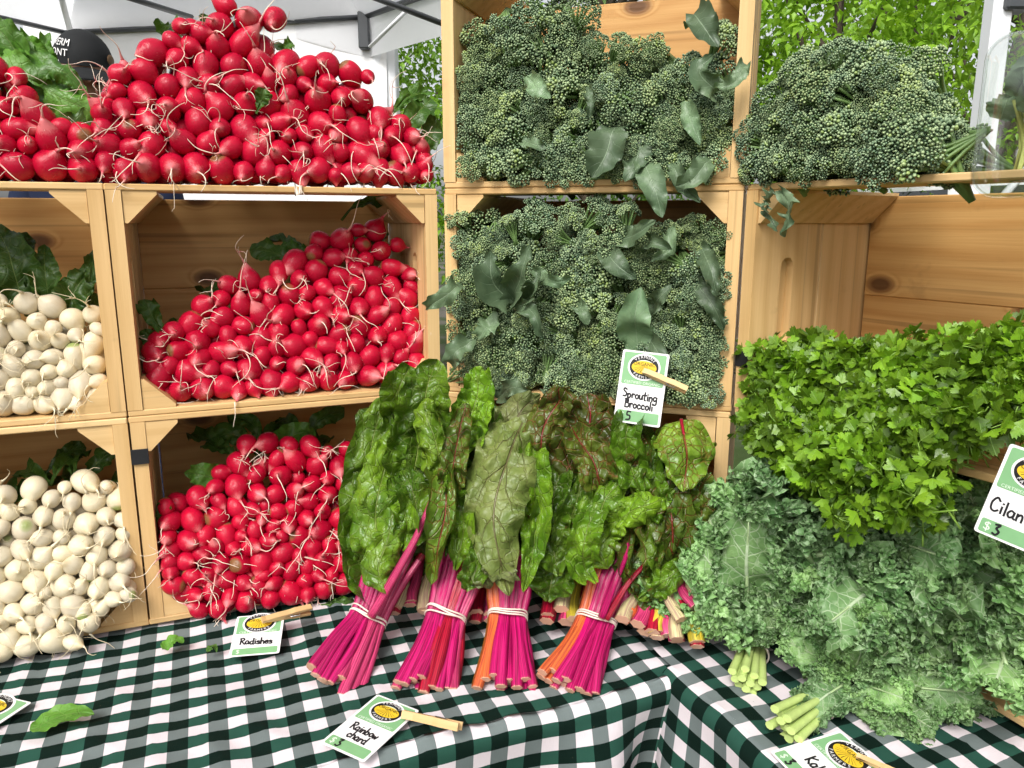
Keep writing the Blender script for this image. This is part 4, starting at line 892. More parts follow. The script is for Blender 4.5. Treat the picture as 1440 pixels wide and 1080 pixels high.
# ------------------------------------------------------------------ cilantro
def leaflet(m, o, Rm, size, g):
    # three toothed lobes
    outl = []
    for lobe in (-1, 0, 1):
        c = lobe * .78
        for a, r in ((-.38, .70), (-.26, .90), (-.15, .86), (-.05, 1.0), (.06, .90), (.16, .98), (.27, .84), (.37, .70)): outl.append((c + a, r * (1.08 if lobe == 0 else .95) * g.uniform(.93, 1.07)))
    pts = [(math.sin(a) * r, math.cos(a) * r) for a, r in outl]; n = len(pts); cup = g.uniform(-.35, .25); fold = g.uniform(.0, .35)
    V = [(0, -.05, 0)]; UV = [(0, 0)]
    for k in (.5, 1.):
        for x, y in pts: xx, yy = x * k, y * k; V.append((xx, yy, cup * (xx * xx + yy * yy) + fold * abs(xx) - .12 * yy)); UV.append((xx, yy * .9))
    f = [(0, 1 + i + 1, 1 + i) for i in range(n - 1)] + [(1 + i, 2 + i, 2 + i + n, 1 + i + n) for i in range(n - 1)]
    m.put((np.array(V) * size) @ Rm.T + o, f, UV, 0)
def sprig(seed):
    g = np.random.default_rng(seed); m = MB()
    stem = catmull([(0, 0, -.05), (g.uniform(-.006, .006), g.uniform(-.006, .006), -.01), (g.uniform(-.01, .01), g.uniform(-.01, .01), .03)], 8); tube(m, stem, np.linspace(.0013, .0008, 8), 5, mi=1)
    tips = [(stem[-1], stem[-1] - stem[-3])] 
    for k in range(4):
        b = stem[3 + k]; a = k * 2.4 + g.uniform(0, 1); d = np.array([math.cos(a), math.sin(a), g.uniform(.3, .9)]); e = b + d * g.uniform(.014, .024); tube(m, catmull([b, (b + e) / 2 + np.array([0, 0, .003]), e], 5), .0007, 4, mi=1); tips.append((e, d))
    for e, d in tips:
        d = d / np.linalg.norm(d)
        for j in range(3):
            a = (j - 1) * 1.25 + g.uniform(-.2, .2); rt = rotz_to(d); dd = d * math.cos(a) + rt[:, 0] * math.sin(a); dd /= np.linalg.norm(dd)
            nn = np.array([0, 0, 1.]) + g.normal(size=3) * .45; nn = nn - dd * nn.dot(dd); nn /= np.linalg.norm(nn); x = np.cross(dd, nn)
            leaflet(m, e + dd * .004, np.stack([x, dd, nn], 1), g.uniform(.0125, .0185), g)
    return m.mesh('sprig', True, (M_CIL, M_CSTEM))
SPR = [sprig(s) for s in range(9)]
def cil_surface(px, py):
    """distance of the heap's face: rising back into the crate, spilling over its front slat"""
    h = SC.hit(px, py, 0.); yb = float(np.interp(py, [440, 500, 560, 640, 700, 760], [.12, .06, .015, -.03, -.045, -.045])); return SC.w(*SC.hit(px, py, yb))
CB = [('leftmost cilantro bunch hanging past the crate upright', (1110, 565), (40, 90)), ('second cilantro bunch from the left, upper leaves against bare board', (1190, 560), (62, 90)), ('cilantro bunch with the lowest hanging sprigs over the kale', (1265, 660), (75, 85)),
      ('cilantro bunch at the middle of the heap', (1290, 545), (65, 80)), ('cilantro bunch at the right end beside its card', (1400, 550), (60, 90)), ('lower left cilantro bunch above the curly kale', (1165, 640), (65, 48))]
for k, (lab, (cx, cy), (rx, ry)) in enumerate(CB):
    g = np.random.default_rng(200 + k); c0 = cil_surface(cx, cy) + SC.n * .05; t = thing('cilantro_bunch', lab, 'cilantro', c0, 'bunches of cilantro')
    for i in range(96):
        q = math.sqrt(g.random()); a = g.uniform(0, 6.283); x, y = 1080 + abs(cx + rx * q * math.cos(a) * 1.1 - 1080), cy + ry * q * math.sin(a) * 1.1
        ytop = float(np.interp(x, [1040, 1075, 1110, 1150, 1200, 1250, 1300, 1340, 1400, 1440], [580, 515, 495, 515, 515, 505, 520, 500, 510, 505])); ybot = float(np.interp(x, [1040, 1060, 1130, 1200, 1260, 1310, 1330, 1380, 1440], [590, 630, 650, 690, 725, 715, 650, 590, 580])); y = min(max(y, ytop), ybot)
        lump = .5 + .5 * math.sin(x * .045 + 1.3) * math.sin(y * .06 + x * .02); y = min(max(y, ytop + 26 * math.sin(x * .05 + 2 * k) - 6), ybot)
        p = cil_surface(x, y) + SC.n * (g.uniform(-.02, .04) - .028 * lump); d = -SC.n * g.uniform(.1, 1.1) + Vector((0, 0, 1. - 1.1 * max(0, (y - 600) / 110))) + Vector(g.normal(size=3)) * .6; s = g.uniform(.55, .92); tn = g.uniform(.38, 1.25)
        add('sprig', SPR[g.integers(len(SPR))], t, ortho(p, d, Vector(g.normal(size=3))) @ Matrix.Diagonal((s, s, s, 1)), None, (tn, tn, tn))
    sm = MB()
    for i in range(16):
        e = cil_surface(cx + g.uniform(-.6, .6) * rx, cy + g.uniform(-.5, .5) * ry); b = c0 + SC.n * .07 + Vector((g.uniform(-.02, .02), 0, g.uniform(-.02, .0))); tube(sm, catmull([np.array(b - c0), np.array((b + e) / 2 - c0), np.array(e - c0)], 6), .0013, 5)
    add('stem', sm.mesh('stem'), t, Matrix.Translation(c0), M_CSTEM)
#SPLIT
# ------------------------------------------------------------------ visible radish / turnip greens
def greens(stack, kind, pts, hw, tint, nearest, mat=None, fold=.2, ruffle=.006, tilt=(0, 0, .3), prof=PROF_RAD, seed=0, pk_=.004):
    W = [stack.w(*stack.hit(x, y, wv)) for x, y, wv in pts]
    cand = [o for o in bpy.data.objects if o.name.startswith(kind + '_bunch') and nearest in o.get('label', '')]
    t = min(cand, key=lambda o: (WM[o.name].translation - W[0]).length)
    leaf_obj('leaf', t, W, hw / F * W[1].y, tuple(-stack.n + Vector(tilt)), mat or M_RLEAF, (tint,) * 3, nu=18, nv=36, prof=prof, fold=fold, ruffle=ruffle, rf=4, crumple=.003, pucker=pk_, pscale=20, seed=seed)
OV = PROF_OVAL
for k, (s, kd, pts, hw, tint, nr_, fo) in enumerate([
    (SL, 'radish', [(80, 190, .08), (45, 130, .07), (5, 85, .09), (-30, 60, .1)], 28, 1.7, 'low heap', .3), (SL, 'radish', [(100, 170, .09), (78, 115, .08), (50, 72, .09), (15, 46, .1)], 18, 1.5, 'low heap', .5), (SL, 'radish', [(60, 120, .06), (90, 140, .05), (130, 160, .05), (160, 180, .06)], 26, 1.8, 'low heap', -.4),
    (SL, 'radish', [(60, 180, .06), (95, 175, .05), (130, 180, .06), (155, 200, .07)], 30, .8, 'low heap', .3), (SL, 'radish', [(50, 120, .1), (50, 85, .1), (35, 60, .1), (10, 40, .11)], 20, 1.9, 'low heap', .4), (SL, 'radish', [(90, 210, .05), (110, 215, .05), (130, 205, .05), (150, 205, .06)], 22, .6, 'low heap', .3),
    (SL, 'radish', [(110, 200, .07), (70, 165, .06), (35, 135, .06), (0, 120, .07)], 24, .75, 'low heap', .3), (SL, 'radish', [(130, 190, .08), (110, 150, .07), (85, 120, .07), (55, 100, .08)], 18, 1.1, 'low heap', -.4), (SL, 'radish', [(40, 110, .05), (70, 95, .05), (100, 110, .05), (125, 140, .05)], 16, 1.3, 'low heap', -.5),
    (SL, 'radish', [(30, 100, .1), (20, 70, .1), (0, 45, .11), (-30, 35, .12)], 22, 1.2, 'low heap', .5), (SL, 'radish', [(85, 130, .1), (70, 95, .1), (62, 65, .1), (70, 45, .11)], 16, 1.5, 'low heap', .6),
    (SA, 'radish', [(540, 210, .06), (570, 180, .06), (590, 155, .07), (606, 140, .08)], 26, .9, 'tallest heap', .3), (SA, 'radish', [(560, 240, .05), (590, 215, .05), (606, 190, .06), (612, 165, .07)], 24, .7, 'tallest heap', .3), (SA, 'radish', [(545, 170, .08), (560, 150, .08), (575, 135, .08), (600, 130, .09)], 18, 1.2, 'tallest heap', .3), (SA, 'radish', [(400, 75, .07), (405, 65, .07), (412, 60, .07)], 12, 1.5, 'tallest heap', .3), (SA, 'radish', [(360, 160, .03), (368, 140, .03), (372, 125, .03)], 16, 1., 'tallest heap', .3),
    (SA, 'radish', [(440, 395, .12), (410, 370, .12), (380, 355, .13), (350, 350, .14)], 22, .8, 'middle crate', .2), (SA, 'radish', [(460, 370, .12), (430, 355, .12), (405, 350, .13), (395, 345, .14)], 18, 1., 'middle crate', .3), (SA, 'radish', [(240, 480, .06), (220, 455, .06), (210, 435, .07), (205, 425, .08)], 20, .8, 'middle crate', .3), (SA, 'radish', [(225, 500, .05), (212, 485, .05), (205, 465, .06)], 16, .7, 'middle crate', .3),
    (SA, 'radish', [(560, 420, .1), (580, 390, .1), (588, 360, .11), (590, 345, .12)], 18, .8, 'middle crate', .3), (SA, 'radish', [(565, 510, .06), (580, 500, .06), (590, 480, .07)], 20, .8, 'middle crate', .3), (SA, 'radish', [(480, 310, .13), (500, 290, .13), (540, 280, .14), (570, 280, .15)], 16, .7, 'middle crate', .2),
    (SA, 'radish', [(335, 700, .06), (310, 680, .06), (285, 668, .06), (258, 665, .07)], 24, 1.5, 'lowest heap', .05), (SA, 'radish', [(390, 640, .10), (400, 620, .10), (425, 608, .10), (442, 612, .11)], 20, 1.7, 'lowest heap', .1), (SA, 'radish', [(370, 650, .12), (345, 620, .12), (320, 610, .13), (300, 620, .14)], 24, .8, 'lowest heap', .3), (SA, 'radish', [(360, 640, .13), (360, 605, .13), (345, 590, .14), (320, 585, .15)], 20, .9, 'lowest heap', .3), (SA, 'radish', [(430, 640, .12), (440, 600, .12), (460, 585, .12), (485, 580, .13)], 20, .8, 'lowest heap', .3),
    (SA, 'radish', [(440, 862, -.03), (470, 858, -.035), (495, 862, -.035), (515, 868, -.03)], 12, 1.1, 'lowest heap', .2), (SA, 'radish', [(450, 850, -.02), (480, 845, -.03), (500, 850, -.03)], 12, .9, 'lowest heap', .3), (SA, 'radish', [(240, 760, .03), (228, 730, .03), (235, 700, .04)], 14, .6, 'lowest heap', .3),
    (SL, 'turnip', [(30, 430, .09), (22, 390, .09), (10, 350, .10), (-5, 318, .12)], 34, .62, 'middle left', .2), (SL, 'turnip', [(70, 430, .09), (65, 390, .09), (62, 360, .10), (62, 342, .11)], 20, .7, 'middle left', .3), (SL, 'turnip', [(95, 440, .08), (105, 410, .08), (118, 390, .09), (132, 375, .1)], 22, .62, 'middle left', .3), (SL, 'turnip', [(120, 440, .08), (128, 400, .08), (130, 370, .09), (130, 350, .1)], 14, .6, 'middle left', .3), (SL, 'turnip', [(40, 430, .1), (45, 390, .1), (35, 350, .12), (30, 330, .13)], 24, .5, 'middle left', .3),
    (SL, 'turnip', [(110, 690, .1), (130, 660, .1), (150, 640, .1), (165, 635, .1)], 20, .6, 'lowest left', .3), (SL, 'turnip', [(140, 730, .07), (160, 705, .07), (170, 680, .08), (172, 660, .09)], 18, .5, 'lowest left', .3), (SL, 'turnip', [(60, 670, .1), (80, 650, .11), (100, 635, .12), (120, 630, .13)], 20, .5, 'lowest left', .3)]):
    greens(s, kd, pts, hw, tint, nr_, None, fo, prof=OV if k in (0, 1, 2, 4, 6, 7, 8, 9, 10, 23, 24, 31, 32, 33) else PROF_RAD, seed=300 + k, pk_=.0015 if k < 11 else .004)

# ------------------------------------------------------------------ price cards and clothespins
GL = {  # hand-drawn strokes in a unit-high box, x advance last
 'R': ([[(.08, 0), (.12, 1)], [(.0, .92), (.3, 1.02), (.5, .85), (.4, .62), (.12, .52)], [(.2, .52), (.6, .0)]], .62), 'a': ([[(.42, .45), (.2, .52), (.05, .25), (.2, .02), (.4, .2), (.42, .48)], [(.42, .48), (.42, .1), (.52, .02)]], .56), 'd': ([[(.42, .45), (.2, .52), (.05, .25), (.2, .02), (.4, .2)], [(.44, .98), (.42, .1), (.52, .02)]], .56),
 'i': ([[(.1, .5), (.12, .02)], [(.12, .72), (.13, .76)]], .25), 's': ([[(.38, .45), (.15, .5), (.1, .35), (.36, .2), (.3, .03), (.05, .05)]], .46), 'h': ([[(.08, 1), (.08, .0)], [(.08, .3), (.25, .5), (.4, .38), (.42, .0)]], .52), 'e': ([[(.08, .27), (.4, .3), (.3, .5), (.1, .4), (.08, .12), (.25, .0), (.42, .08)]], .5),
 'n': ([[(.06, .5), (.08, .0)], [(.08, .3), (.25, .5), (.38, .38), (.4, .0)]], .5), 'b': ([[(.08, 1), (.08, .05)], [(.08, .35), (.28, .5), (.42, .28), (.3, .03), (.08, .06)]], .52), 'o': ([[(.25, .5), (.07, .3), (.2, .02), (.4, .12), (.4, .4), (.22, .5)]], .5), 'w': ([[(.03, .48), (.14, .03), (.28, .36), (.42, .03), (.56, .5)]], .62), 'c': ([[(.4, .42), (.22, .52), (.06, .26), (.2, .02), (.42, .1)]], .48), 'r': ([[(.08, .5), (.1, .0)], [(.1, .3), (.22, .48), (.36, .44)]], .4),
 'S': ([[(.45, .88), (.2, 1), (.08, .78), (.42, .45), (.35, .1), (.05, .08)]], .54), 'p': ([[(.08, .5), (.08, -.4)], [(.08, .35), (.28, .5), (.42, .28), (.28, .03), (.08, .08)]], .52), 'u': ([[(.06, .5), (.1, .08), (.3, .06), (.4, .5)], [(.4, .5), (.42, .0)]], .5), 't': ([[(.2, .95), (.18, .1), (.32, .02)], [(.0, .6), (.4, .62)]], .42), 'g': ([[(.42, .45), (.2, .52), (.05, .28), (.2, .05), (.4, .2)], [(.44, .5), (.42, -.25), (.2, -.4), (.05, -.28)]], .54), 'B': ([[(.08, 0), (.1, 1)], [(.02, .96), (.38, .98), (.4, .65), (.12, .54)], [(.12, .54), (.5, .45), (.45, .06), (.06, .0)]], .6), 'l': ([[(.1, 1), (.12, .02)]], .24),
 'C': ([[(.5, .82), (.28, 1.0), (.06, .6), (.12, .12), (.35, .0), (.55, .15)]], .62), 'K': ([[(.08, 1), (.1, 0)], [(.5, .95), (.1, .48), (.55, .0)]], .6), '3': ([[(.05, .9), (.4, .95), (.2, .58), (.45, .35), (.3, .02), (.02, .08)]], .52), '5': ([[(.45, .95), (.12, .95), (.08, .58), (.4, .5), (.4, .12), (.02, .02)]], .52), ' ': ([], .35)}
def hand(text, h, wd, seed):
    g = np.random.default_rng(seed); m = MB(); x = 0.; k = 0
    for ch in text:
        st_, adv = GL[ch]; j = g.uniform(-.04, .04)
        for s in st_:
            pts = np.array([(x + a * h, (b + j) * h, 0) for a, b in s]); 
            if len(pts) > 2: pts = catmull(pts, 5 * len(pts))
            for a, b in zip(pts, pts[1:]):
                d = (b - a)[:2]; L = np.hypot(*d) + 1e-9; nrm = np.array([-d[1], d[0], 0]) / L * wd * .5; dz = np.array([0, 0, k * 2e-7]); k += 1
                ex = np.array([d[0], d[1], 0]) / L * wd * .3
                m.put([a - ex + nrm + dz, a - ex - nrm + dz, b + ex - nrm + dz, b + ex + nrm + dz], [(0, 1, 2, 3)])
        x += adv * h
    return m, x
def rrect(w_, h_, r, n=5):
    out = []
    for cx, cy, a0 in ((w_ / 2 - r, h_ / 2 - r, 0), (-w_ / 2 + r, h_ / 2 - r, 90), (-w_ / 2 + r, -h_ / 2 + r, 180), (w_ / 2 - r, -h_ / 2 + r, 270)):
        for k in range(n): a = R(a0 + 90 * k / (n - 1)); out.append((cx + r * math.cos(a), cy + r * math.sin(a)))
    return out
def price_card(label, M, w_, h_, lines, price, seed, bend=.0):
    t = thing('price_card', label, 'price card', M, 'price cards')
    def put(name, m, mat, z, smooth=False, parent=None):
        for i, v in enumerate(m.v):
            v = v.copy(); v[:, 2] += z + bend * (v[:, 1] / h_) ** 2 * h_; m.v[i] = v
        return add(name, m.mesh(name, smooth), parent or t, M, mat)
    def strip(w0, h0, cy, r):      # rounded panel cut in rows so that it can follow the bend
        m = MB(); o = rrect(w0, h0, r); m.put([(x, y + cy, 0) for x, y in o], [tuple(range(len(o)))]); return m
    m = MB(); o = rrect(w_, h_, .0025); n = len(o); m.put([(x, y, 0) for x, y in o] + [(x, y, -.0007) for x, y in o], [tuple(range(n)), tuple(range(2 * n - 1, n - 1, -1))] + [(i, i + n, (i + 1) % n + n, (i + 1) % n) for i in range(n)])
    put('card_sheet', m, M_WHITE, 0)
    iw = w_ * .90; put('green_panel', strip(iw, h_ * .44, h_ * .255, .002), M_CGREEN, .0002); put('green_strip', strip(iw, h_ * .15, -h_ * .40, .002), M_CGREEN, .0002)
    ec = h_ * .285; er = w_ * .31
    def ell(rx, ry, cy, a0=0, a1=2 * math.pi, n=36):
        m = MB(); m.put([(rx * math.cos(a), ry * math.sin(a) + cy, 0) for a in np.linspace(a0, a1, n, endpoint=a1 - a0 < 6.2)], [tuple(range(n))]); return m
    e = put('emblem', ell(er * 1.13, er * .93, ec), M_WHITE, .0004); put('emblem_ring', ell(er, er * .82, ec), M_INK, .0006, parent=e)
    put('emblem_sky', ell(er * .70, er * .45, ec + er * .05, .15, 3.0), M_PRINT, .0007, parent=e); put('emblem_field', ell(er * .86, er * .46, ec - er * .02), M_YEL, .0008, parent=e)
    m = MB()
    for a in np.linspace(-1.25, 1.25, 9):
        x1, y1 = math.sin(a) * er * .74, -math.cos(a) * er * .40; m.put([(-.0003, ec + er * .12, 0), (x1 - .0005, ec - er * .02 + y1, 0), (x1 + .0005, ec - er * .02 + y1, 0)], [(0, 1, 2)])
    put('emblem_furrows', m, M_INK, .0010, parent=e)
    m = MB(); v, f = font_mesh('ORGANIC', er * .33); m.put(v + np.array([0, ec + er * .20, 0]), f); put('emblem_word', m, M_INK, .0012, parent=e)
    m = MB()
    for word, rr_, top in (('VERMONT', .66, 1), ('FARMERS', .70, -1)):
        for i, ch in enumerate(word):
            a = (i - (len(word) - 1) / 2) * .27; v, f = font_mesh(ch, er * .27); ca, sa = math.cos(-a * top), math.sin(-a * top); v = v.copy(); x, y = v[:, 0].copy(), v[:, 1].copy(); v[:, 0] = x * ca - y * sa + math.sin(a) * er * .92 * .93; v[:, 1] = x * sa + y * ca + ec + top * math.cos(a) * er * .70; m.put(v, f)
    put('emblem_lettering', m, M_WHITE, .0012, parent=e)
    m = MB(); v, f = font_mesh('CERTIFIED ORGANIC', w_ * .082); m.put(v + np.array([0, h_ * .065, 0]), f); put('print_line', m, M_PRINT, .0004)
    m = MB(); v, f = font_mesh('$', h_ * .13); m.put(v + np.array([-w_ * .34, -h_ * .40, 0]), f); put('dollar_sign', m, M_PRINT, .0004)
    L = len(lines); 
    for i, tx in enumerate(lines):
        hh = h_ * (.115 if L == 2 else .15); _, wd = hand(tx, 1., .1, 0); hh = min(hh, w_ * .84 / wd); m, wd = hand(tx, hh, .0021 * w_ / .064, seed + i); cy = -h_ * .155 - hh * .4 if L == 1 else -h_ * (.10 + .135 * i) - hh * .3
        for q in range(len(m.v)): m.v[q] = m.v[q] + np.array([-wd / 2, cy - wd * .02 + 0, 0]) + np.array([0, 1, 0]) * m.v[q][:, :1] * -.05
        put('handwriting', m, M_INK, .0004)
    if price:
        m, wd = hand(price, h_ * .12, .0022 * w_ / .064, seed + 7)
        for q in range(len(m.v)): m.v[q] = m.v[q] + np.array([-w_ * .24, -h_ * .455, 0])
        put('handwritten_price', m, M_INK, .0006)
    return t
def card_M(TL, TR, BL, lift=0):
    c = (TR + BL) / 2; x = (TR - TL).normalized(); yv = TL - BL; yv = (yv - x * yv.dot(x)); h_ = yv.length; yv.normalize(); z = x.cross(yv)
    return basis(c + z * lift, x, yv, z), (TR - TL).length, h_
def prong_mesh():
    m = MB(); L = .074; xs = [-.037, -.030, -.012, .004, .012, .037]; hs = [.0022, .0045, .0048, .0040, .0050, .0034]; V = []
    for x, h in zip(xs, hs):
        V += [(x, -.0045, 0), (x, .0045, 0), (x, .0045, h), (x, -.0045, h)]
    f = [(3, 2, 1, 0), (20, 21, 22, 23)]
    for i in range(5):
        for j in range(4): f.append((i * 4 + j, i * 4 + (j + 1) % 4, i * 4 + 4 + (j + 1) % 4, i * 4 + 4 + j))
    m.put(V, f); me = m.mesh('prong', False); me.materials.append(M_PIN); return me
PRONG = prong_mesh()
def spring_mesh():
    m = MB(); a = np.linspace(0, 6.283 * 3, 40); pts = np.stack([.0032 * np.cos(a), np.linspace(-.0052, .0052, 40), .0032 * np.sin(a)], 1); tube(m, pts, .0006, 5)
    for s in (-1, 1): tube(m, [(0, s * .0052, 0), (.014, s * .0052, .001 * s), (.015, s * .001, .005)], .0006, 5)
    me = m.mesh('spring'); me.materials.append(M_STEEL); return me
SPRING = spring_mesh()
def clothespin(label, a, b, up, open_=.10):
    x = (b - a).normalized(); s = (b - a).length / .074; z = (up - x * up.dot(x)).normalized(); M = basis((a + b) / 2, x, z.cross(x), z) @ Matrix.Scale(s, 4)
    t = thing('clothespin', label, 'clothespin', M, 'wooden clothespins on the cards')
    add('prong', PRONG, t, M @ Matrix.Translation((0, 0, .0006)) @ Matrix.Rotation(-open_, 4, 'Y')); add('prong', PRONG, t, M @ Matrix.Diagonal((1, 1, -1, 1)) @ Matrix.Translation((0, 0, .0006)) @ Matrix.Rotation(-open_, 4, 'Y')); add('spring', SPRING, t, M @ Matrix.Translation((.004, 0, 0)))
zc_ = ZT + .008
M_, w_, h_ = card_M(PZ(348, 866, zc_ + .02), PZ(400, 862, zc_ + .02), PZ(322, 924, zc_)); price_card('price card reading Radishes below the lowest radish heap', M_, .063, h_, ['Radishes'], '', 1)
clothespin('clothespin clipped on the Radishes card', P(368, 872, PZ(375, 870, zc_ + .025).y - .004), P(437, 857, PZ(437, 860, zc_ + .014).y), Vector((0, -.5, 1)), .09)
M_, w_, h_ = card_M(PZ(533, 977, zc_ + .004), PZ(592, 1000, zc_ + .004), PZ(448, 1043, zc_ + .001)); price_card('price card reading Rainbow Chard lying below the tied stalks', M_, w_, h_, ['Rainbow', 'chard'], '3', 11)
clothespin('clothespin clipped on the Rainbow chard card', PZ(566, 1004, zc_ + .012), PZ(648, 1022, zc_ + .012), Vector((0, -.9, .5)), .13)
M_, w_, h_ = card_M(PZ(1181, 1027, zc_ + .010), PZ(1250, 1088, zc_ + .010), PZ(1083, 1057, zc_ + .004)); price_card('price card under the nearest kale, partly outside the picture', M_, w_, h_, ['Kale'], '3', 21)
clothespin('clothespin clipped on the kale card at the bottom edge', PZ(1205, 1062, zc_ + .016), PZ(1268, 1092, zc_ + .016), Vector((0, -.5, 1)), .09)
Yb = 1.0
M_, w_, h_ = card_M(P(866, 502, 1.005), P(931, 510, .985), P(873, 581, .985)); price_card('price card reading Sprouting Broccoli clipped to the broccoli crate', M_, w_, .096, ['Sprouting', 'Broccoli'], '5', 31)
clothespin('clothespin clipped on the Sprouting Broccoli card', P(904, 521, .983), P(966, 549, .965), Vector((.1, -.8, .6)), .05)
M_, w_, h_ = card_M(P(1414, 621, .660), P(1512, 655, .625), P(1375, 748, .662)); price_card('tilted price card for cilantro at the right edge', M_, w_, h_, ['Cilantro'], '3', 41)
M_, w_, h_ = card_M(PZ(-62, 968, zc_), PZ(9, 985, zc_), PZ(-100, 1040, zc_)); price_card('corner of a price card at the left edge on the cloth', M_, w_, .09, ['Turnips'] if False else [], '', 51)
# loose leaves on the cloth
def fallen(name, label, a, b, hw, tint, seed):
    A, B = PZ(*a, zc_ + .001), PZ(*b, zc_ + .002); V, f, uv, S = leaf_grid([A, A.lerp(B, .35) + Vector((0, .006, .005)), A.lerp(B, .7) + Vector((0, .004, .006)), B], hw, (0, -.2, 1), nu=14, nv=26, prof=OV, fold=.12, ruffle=.0015, rf=2.5, pucker=.002, pscale=24, seed=seed)
    m = MB(); m.put(V - S[0], f, uv); o = add(name, m.mesh(name), None, Matrix.Translation(Vector(S[0])), M_RLEAF, (tint,) * 3); tag(o, label, 'leaf')
fallen('fallen_leaf', 'single green leaf lying on the cloth at lower left', (42, 1028), (132, 1006), .016, 2.0, 1)
fallen('fallen_leaf', 'torn scrap of pale leaf on the cloth left of the Radishes card', (229, 914), (258, 904), .010, 2.2, 2)
fallen('fallen_leaf', 'tiny leaf crumb on the cloth between Radishes card and the leaf scrap', (292, 918), (305, 917), .004, 1.2, 3)
#SPLIT
# ------------------------------------------------------------------ clear pack standing at the right edge
def clear_mat():
    t = NT('clear_plastic'); g1 = t.n('BsdfGlossy', Roughness=.06); g1.inputs[0].default_value = (1, 1, 1, 1); tr = t.n('BsdfTransparent'); tr.inputs[0].default_value = (.95, .97, .96, 1)
    lw = t.n('LayerWeight', Blend=.35); m = t.n('MixShader'); t.t.links.new(t.math('MULTIPLY_ADD', lw.outputs['Facing'], .55, .06), m.inputs[0]); t.t.links.new(tr.outputs[0], m.inputs[1]); t.t.links.new(g1.outputs[0], m.inputs[2]); t.t.links.new(m.outputs[0], t.out.inputs[0]); return t.m
M_CLEAR = clear_mat()
pc = P(1478, 160, .735); pv = (Vector((0, 0, CZ)) - pc); pv.z = .0; PM = basis(pc, Vector((-pv.y, pv.x, 0)).normalized(), Vector((0, 0, 1)), Vector((-pv.y, pv.x, 0)).normalized().cross(Vector((0, 0, 1))))
pk = thing('clear_pack', 'clear plastic pack of leafy stems at the upper right edge', 'plastic pack', PM)
def rring(w_, h_, r, z): return np.array([(x, y, z) for x, y in rrect(w_, h_, r, 8)])
def shell(name, prof):
    m = MB(); V = []; n = 32
    for (w_, h_, r, z) in prof: V.append(rring(w_, h_, r, z))
    f = grid_faces(n, len(prof) - 1, True) + [tuple((len(prof) - 1) * n + i for i in range(n))]
    m.put(np.concatenate(V), f); add(name, m.mesh(name), pk, PM, M_CLEAR)
pw, ph = .112, .146
shell('lid', [(pw, ph, .022, .0), (pw, ph, .022, .003), (pw - .010, ph - .010, .02, .004), (pw - .013, ph - .013, .02, .012), (pw - .022, ph - .022, .018, .014), (pw - .026, ph - .026, .017, .020)])
shell('tray', [(pw, ph, .022, -.001), (pw, ph, .022, -.004), (pw - .010, ph - .010, .02, -.005), (pw - .02, ph - .02, .02, -.045)])
m = MB(); q = rring(pw, ph, .022, 0.); tube(m, np.vstack([q, q[:1]]), .0016, 6, cap=False); add('rim', m.mesh('rim'), pk, PM, M_CLEAR)
g = np.random.default_rng(77); m = MB()
for i in range(26):
    x = g.uniform(-.03, .03); tube(m, catmull([(x * .8 + g.uniform(-.008, .008), -.058, -.02 + g.uniform(-.012, .012)), (x * .7, -.02, -.018), (x * 1.1, .015, -.018 + g.uniform(-.012, .015))], 6), .0016, 5)
add('stems', m.mesh('stems'), pk, PM, plain('pale_stems', (.42, .46, .14), .5, .3, 50, .3))
for i in range(12):
    a = np.array([g.uniform(-.045, .03), g.uniform(.0, .02), g.uniform(-.03, .004)]); b = a + np.array([g.uniform(-.015, .015), g.uniform(.02, .045), 0])
    V, f, uv, S = leaf_grid([a, (a + b) / 2 + np.array([0, 0, .006]), b], .016, (g.uniform(-.5, .5), 0, 1), nu=8, nv=14, prof=OV, fold=.3, ruffle=.002, seed=900 + i); m = MB(); m.put(V, f, uv); add('leaf', m.mesh('leaf'), pk, PM, M_BLEAF, (1.1, 1.1, 1.1))

# ------------------------------------------------------------------ canopies behind
M_FAB = None
def fab():
    t = NT('canopy_fabric'); n = t.noise(t.obj, 3, 3); return t.bsdf(t.mix(n, (.88, .89, .91), (.93, .93, .94)), .7, t.bump(t.noise(t.obj, 9, 3), .25, .02), .2, .65)
M_FAB = fab(); M_DKBAR = plain('dark_grey_tube', (.055, .06, .066), .45, .5, 8, .2); M_WBAR = plain('white_enamel', (.78, .80, .82), .4, .4, 6, .06); M_ORANGE = plain('orange_plastic', (.7, .14, .02), .4, .4)
def bar(t, name, a, b, r, mat, flat=.6):
    m = MB(); A, B = np.array(a), np.array(b); tube(m, [A - A, (B - A) / 2, B - A], r, 8, flat=flat); return add(name, m.mesh(name), t, Matrix.Translation(Vector(A)), mat)
def panel(t, name, quad, mat, n=14, sag=.03, seed=0, thick=0):
    a, b, c, d = [np.array(x) for x in quad]; s = np.linspace(0, 1, n + 1); S, T = np.meshgrid(s, s)
    V = (a * (1 - S)[..., None] + b * S[..., None]) * (1 - T)[..., None] + (d * (1 - S)[..., None] + c * S[..., None]) * T[..., None]
    V[..., 2] -= sag * np.sin(math.pi * S) * np.sin(math.pi * T); V = V + .006 * Noise(seed, 1.2)(V)[..., None] * np.cross(b - a, d - a) / np.linalg.norm(np.cross(b - a, d - a))
    m = MB(); m.put(V.reshape(-1, 3) - a, grid_faces(n, n)); return add(name, m.mesh(name), t, Matrix.Translation(Vector(a)), mat)
EZ = 2.06
def PE(px, py): return PZ(px, py, EZ)
ca, cbr, cl, cr = PE(92, 46), PE(512, 24), PE(-140, -8), PE(690, -40)
ct = thing('market_canopy', 'grey white pop-up canopy with dark frame behind the radishes', 'canopy', Vector((ca.x, ca.y, 0)))
apex = (ca + cbr + cl + cr) / 4 + Vector((.1, -.3, .75))
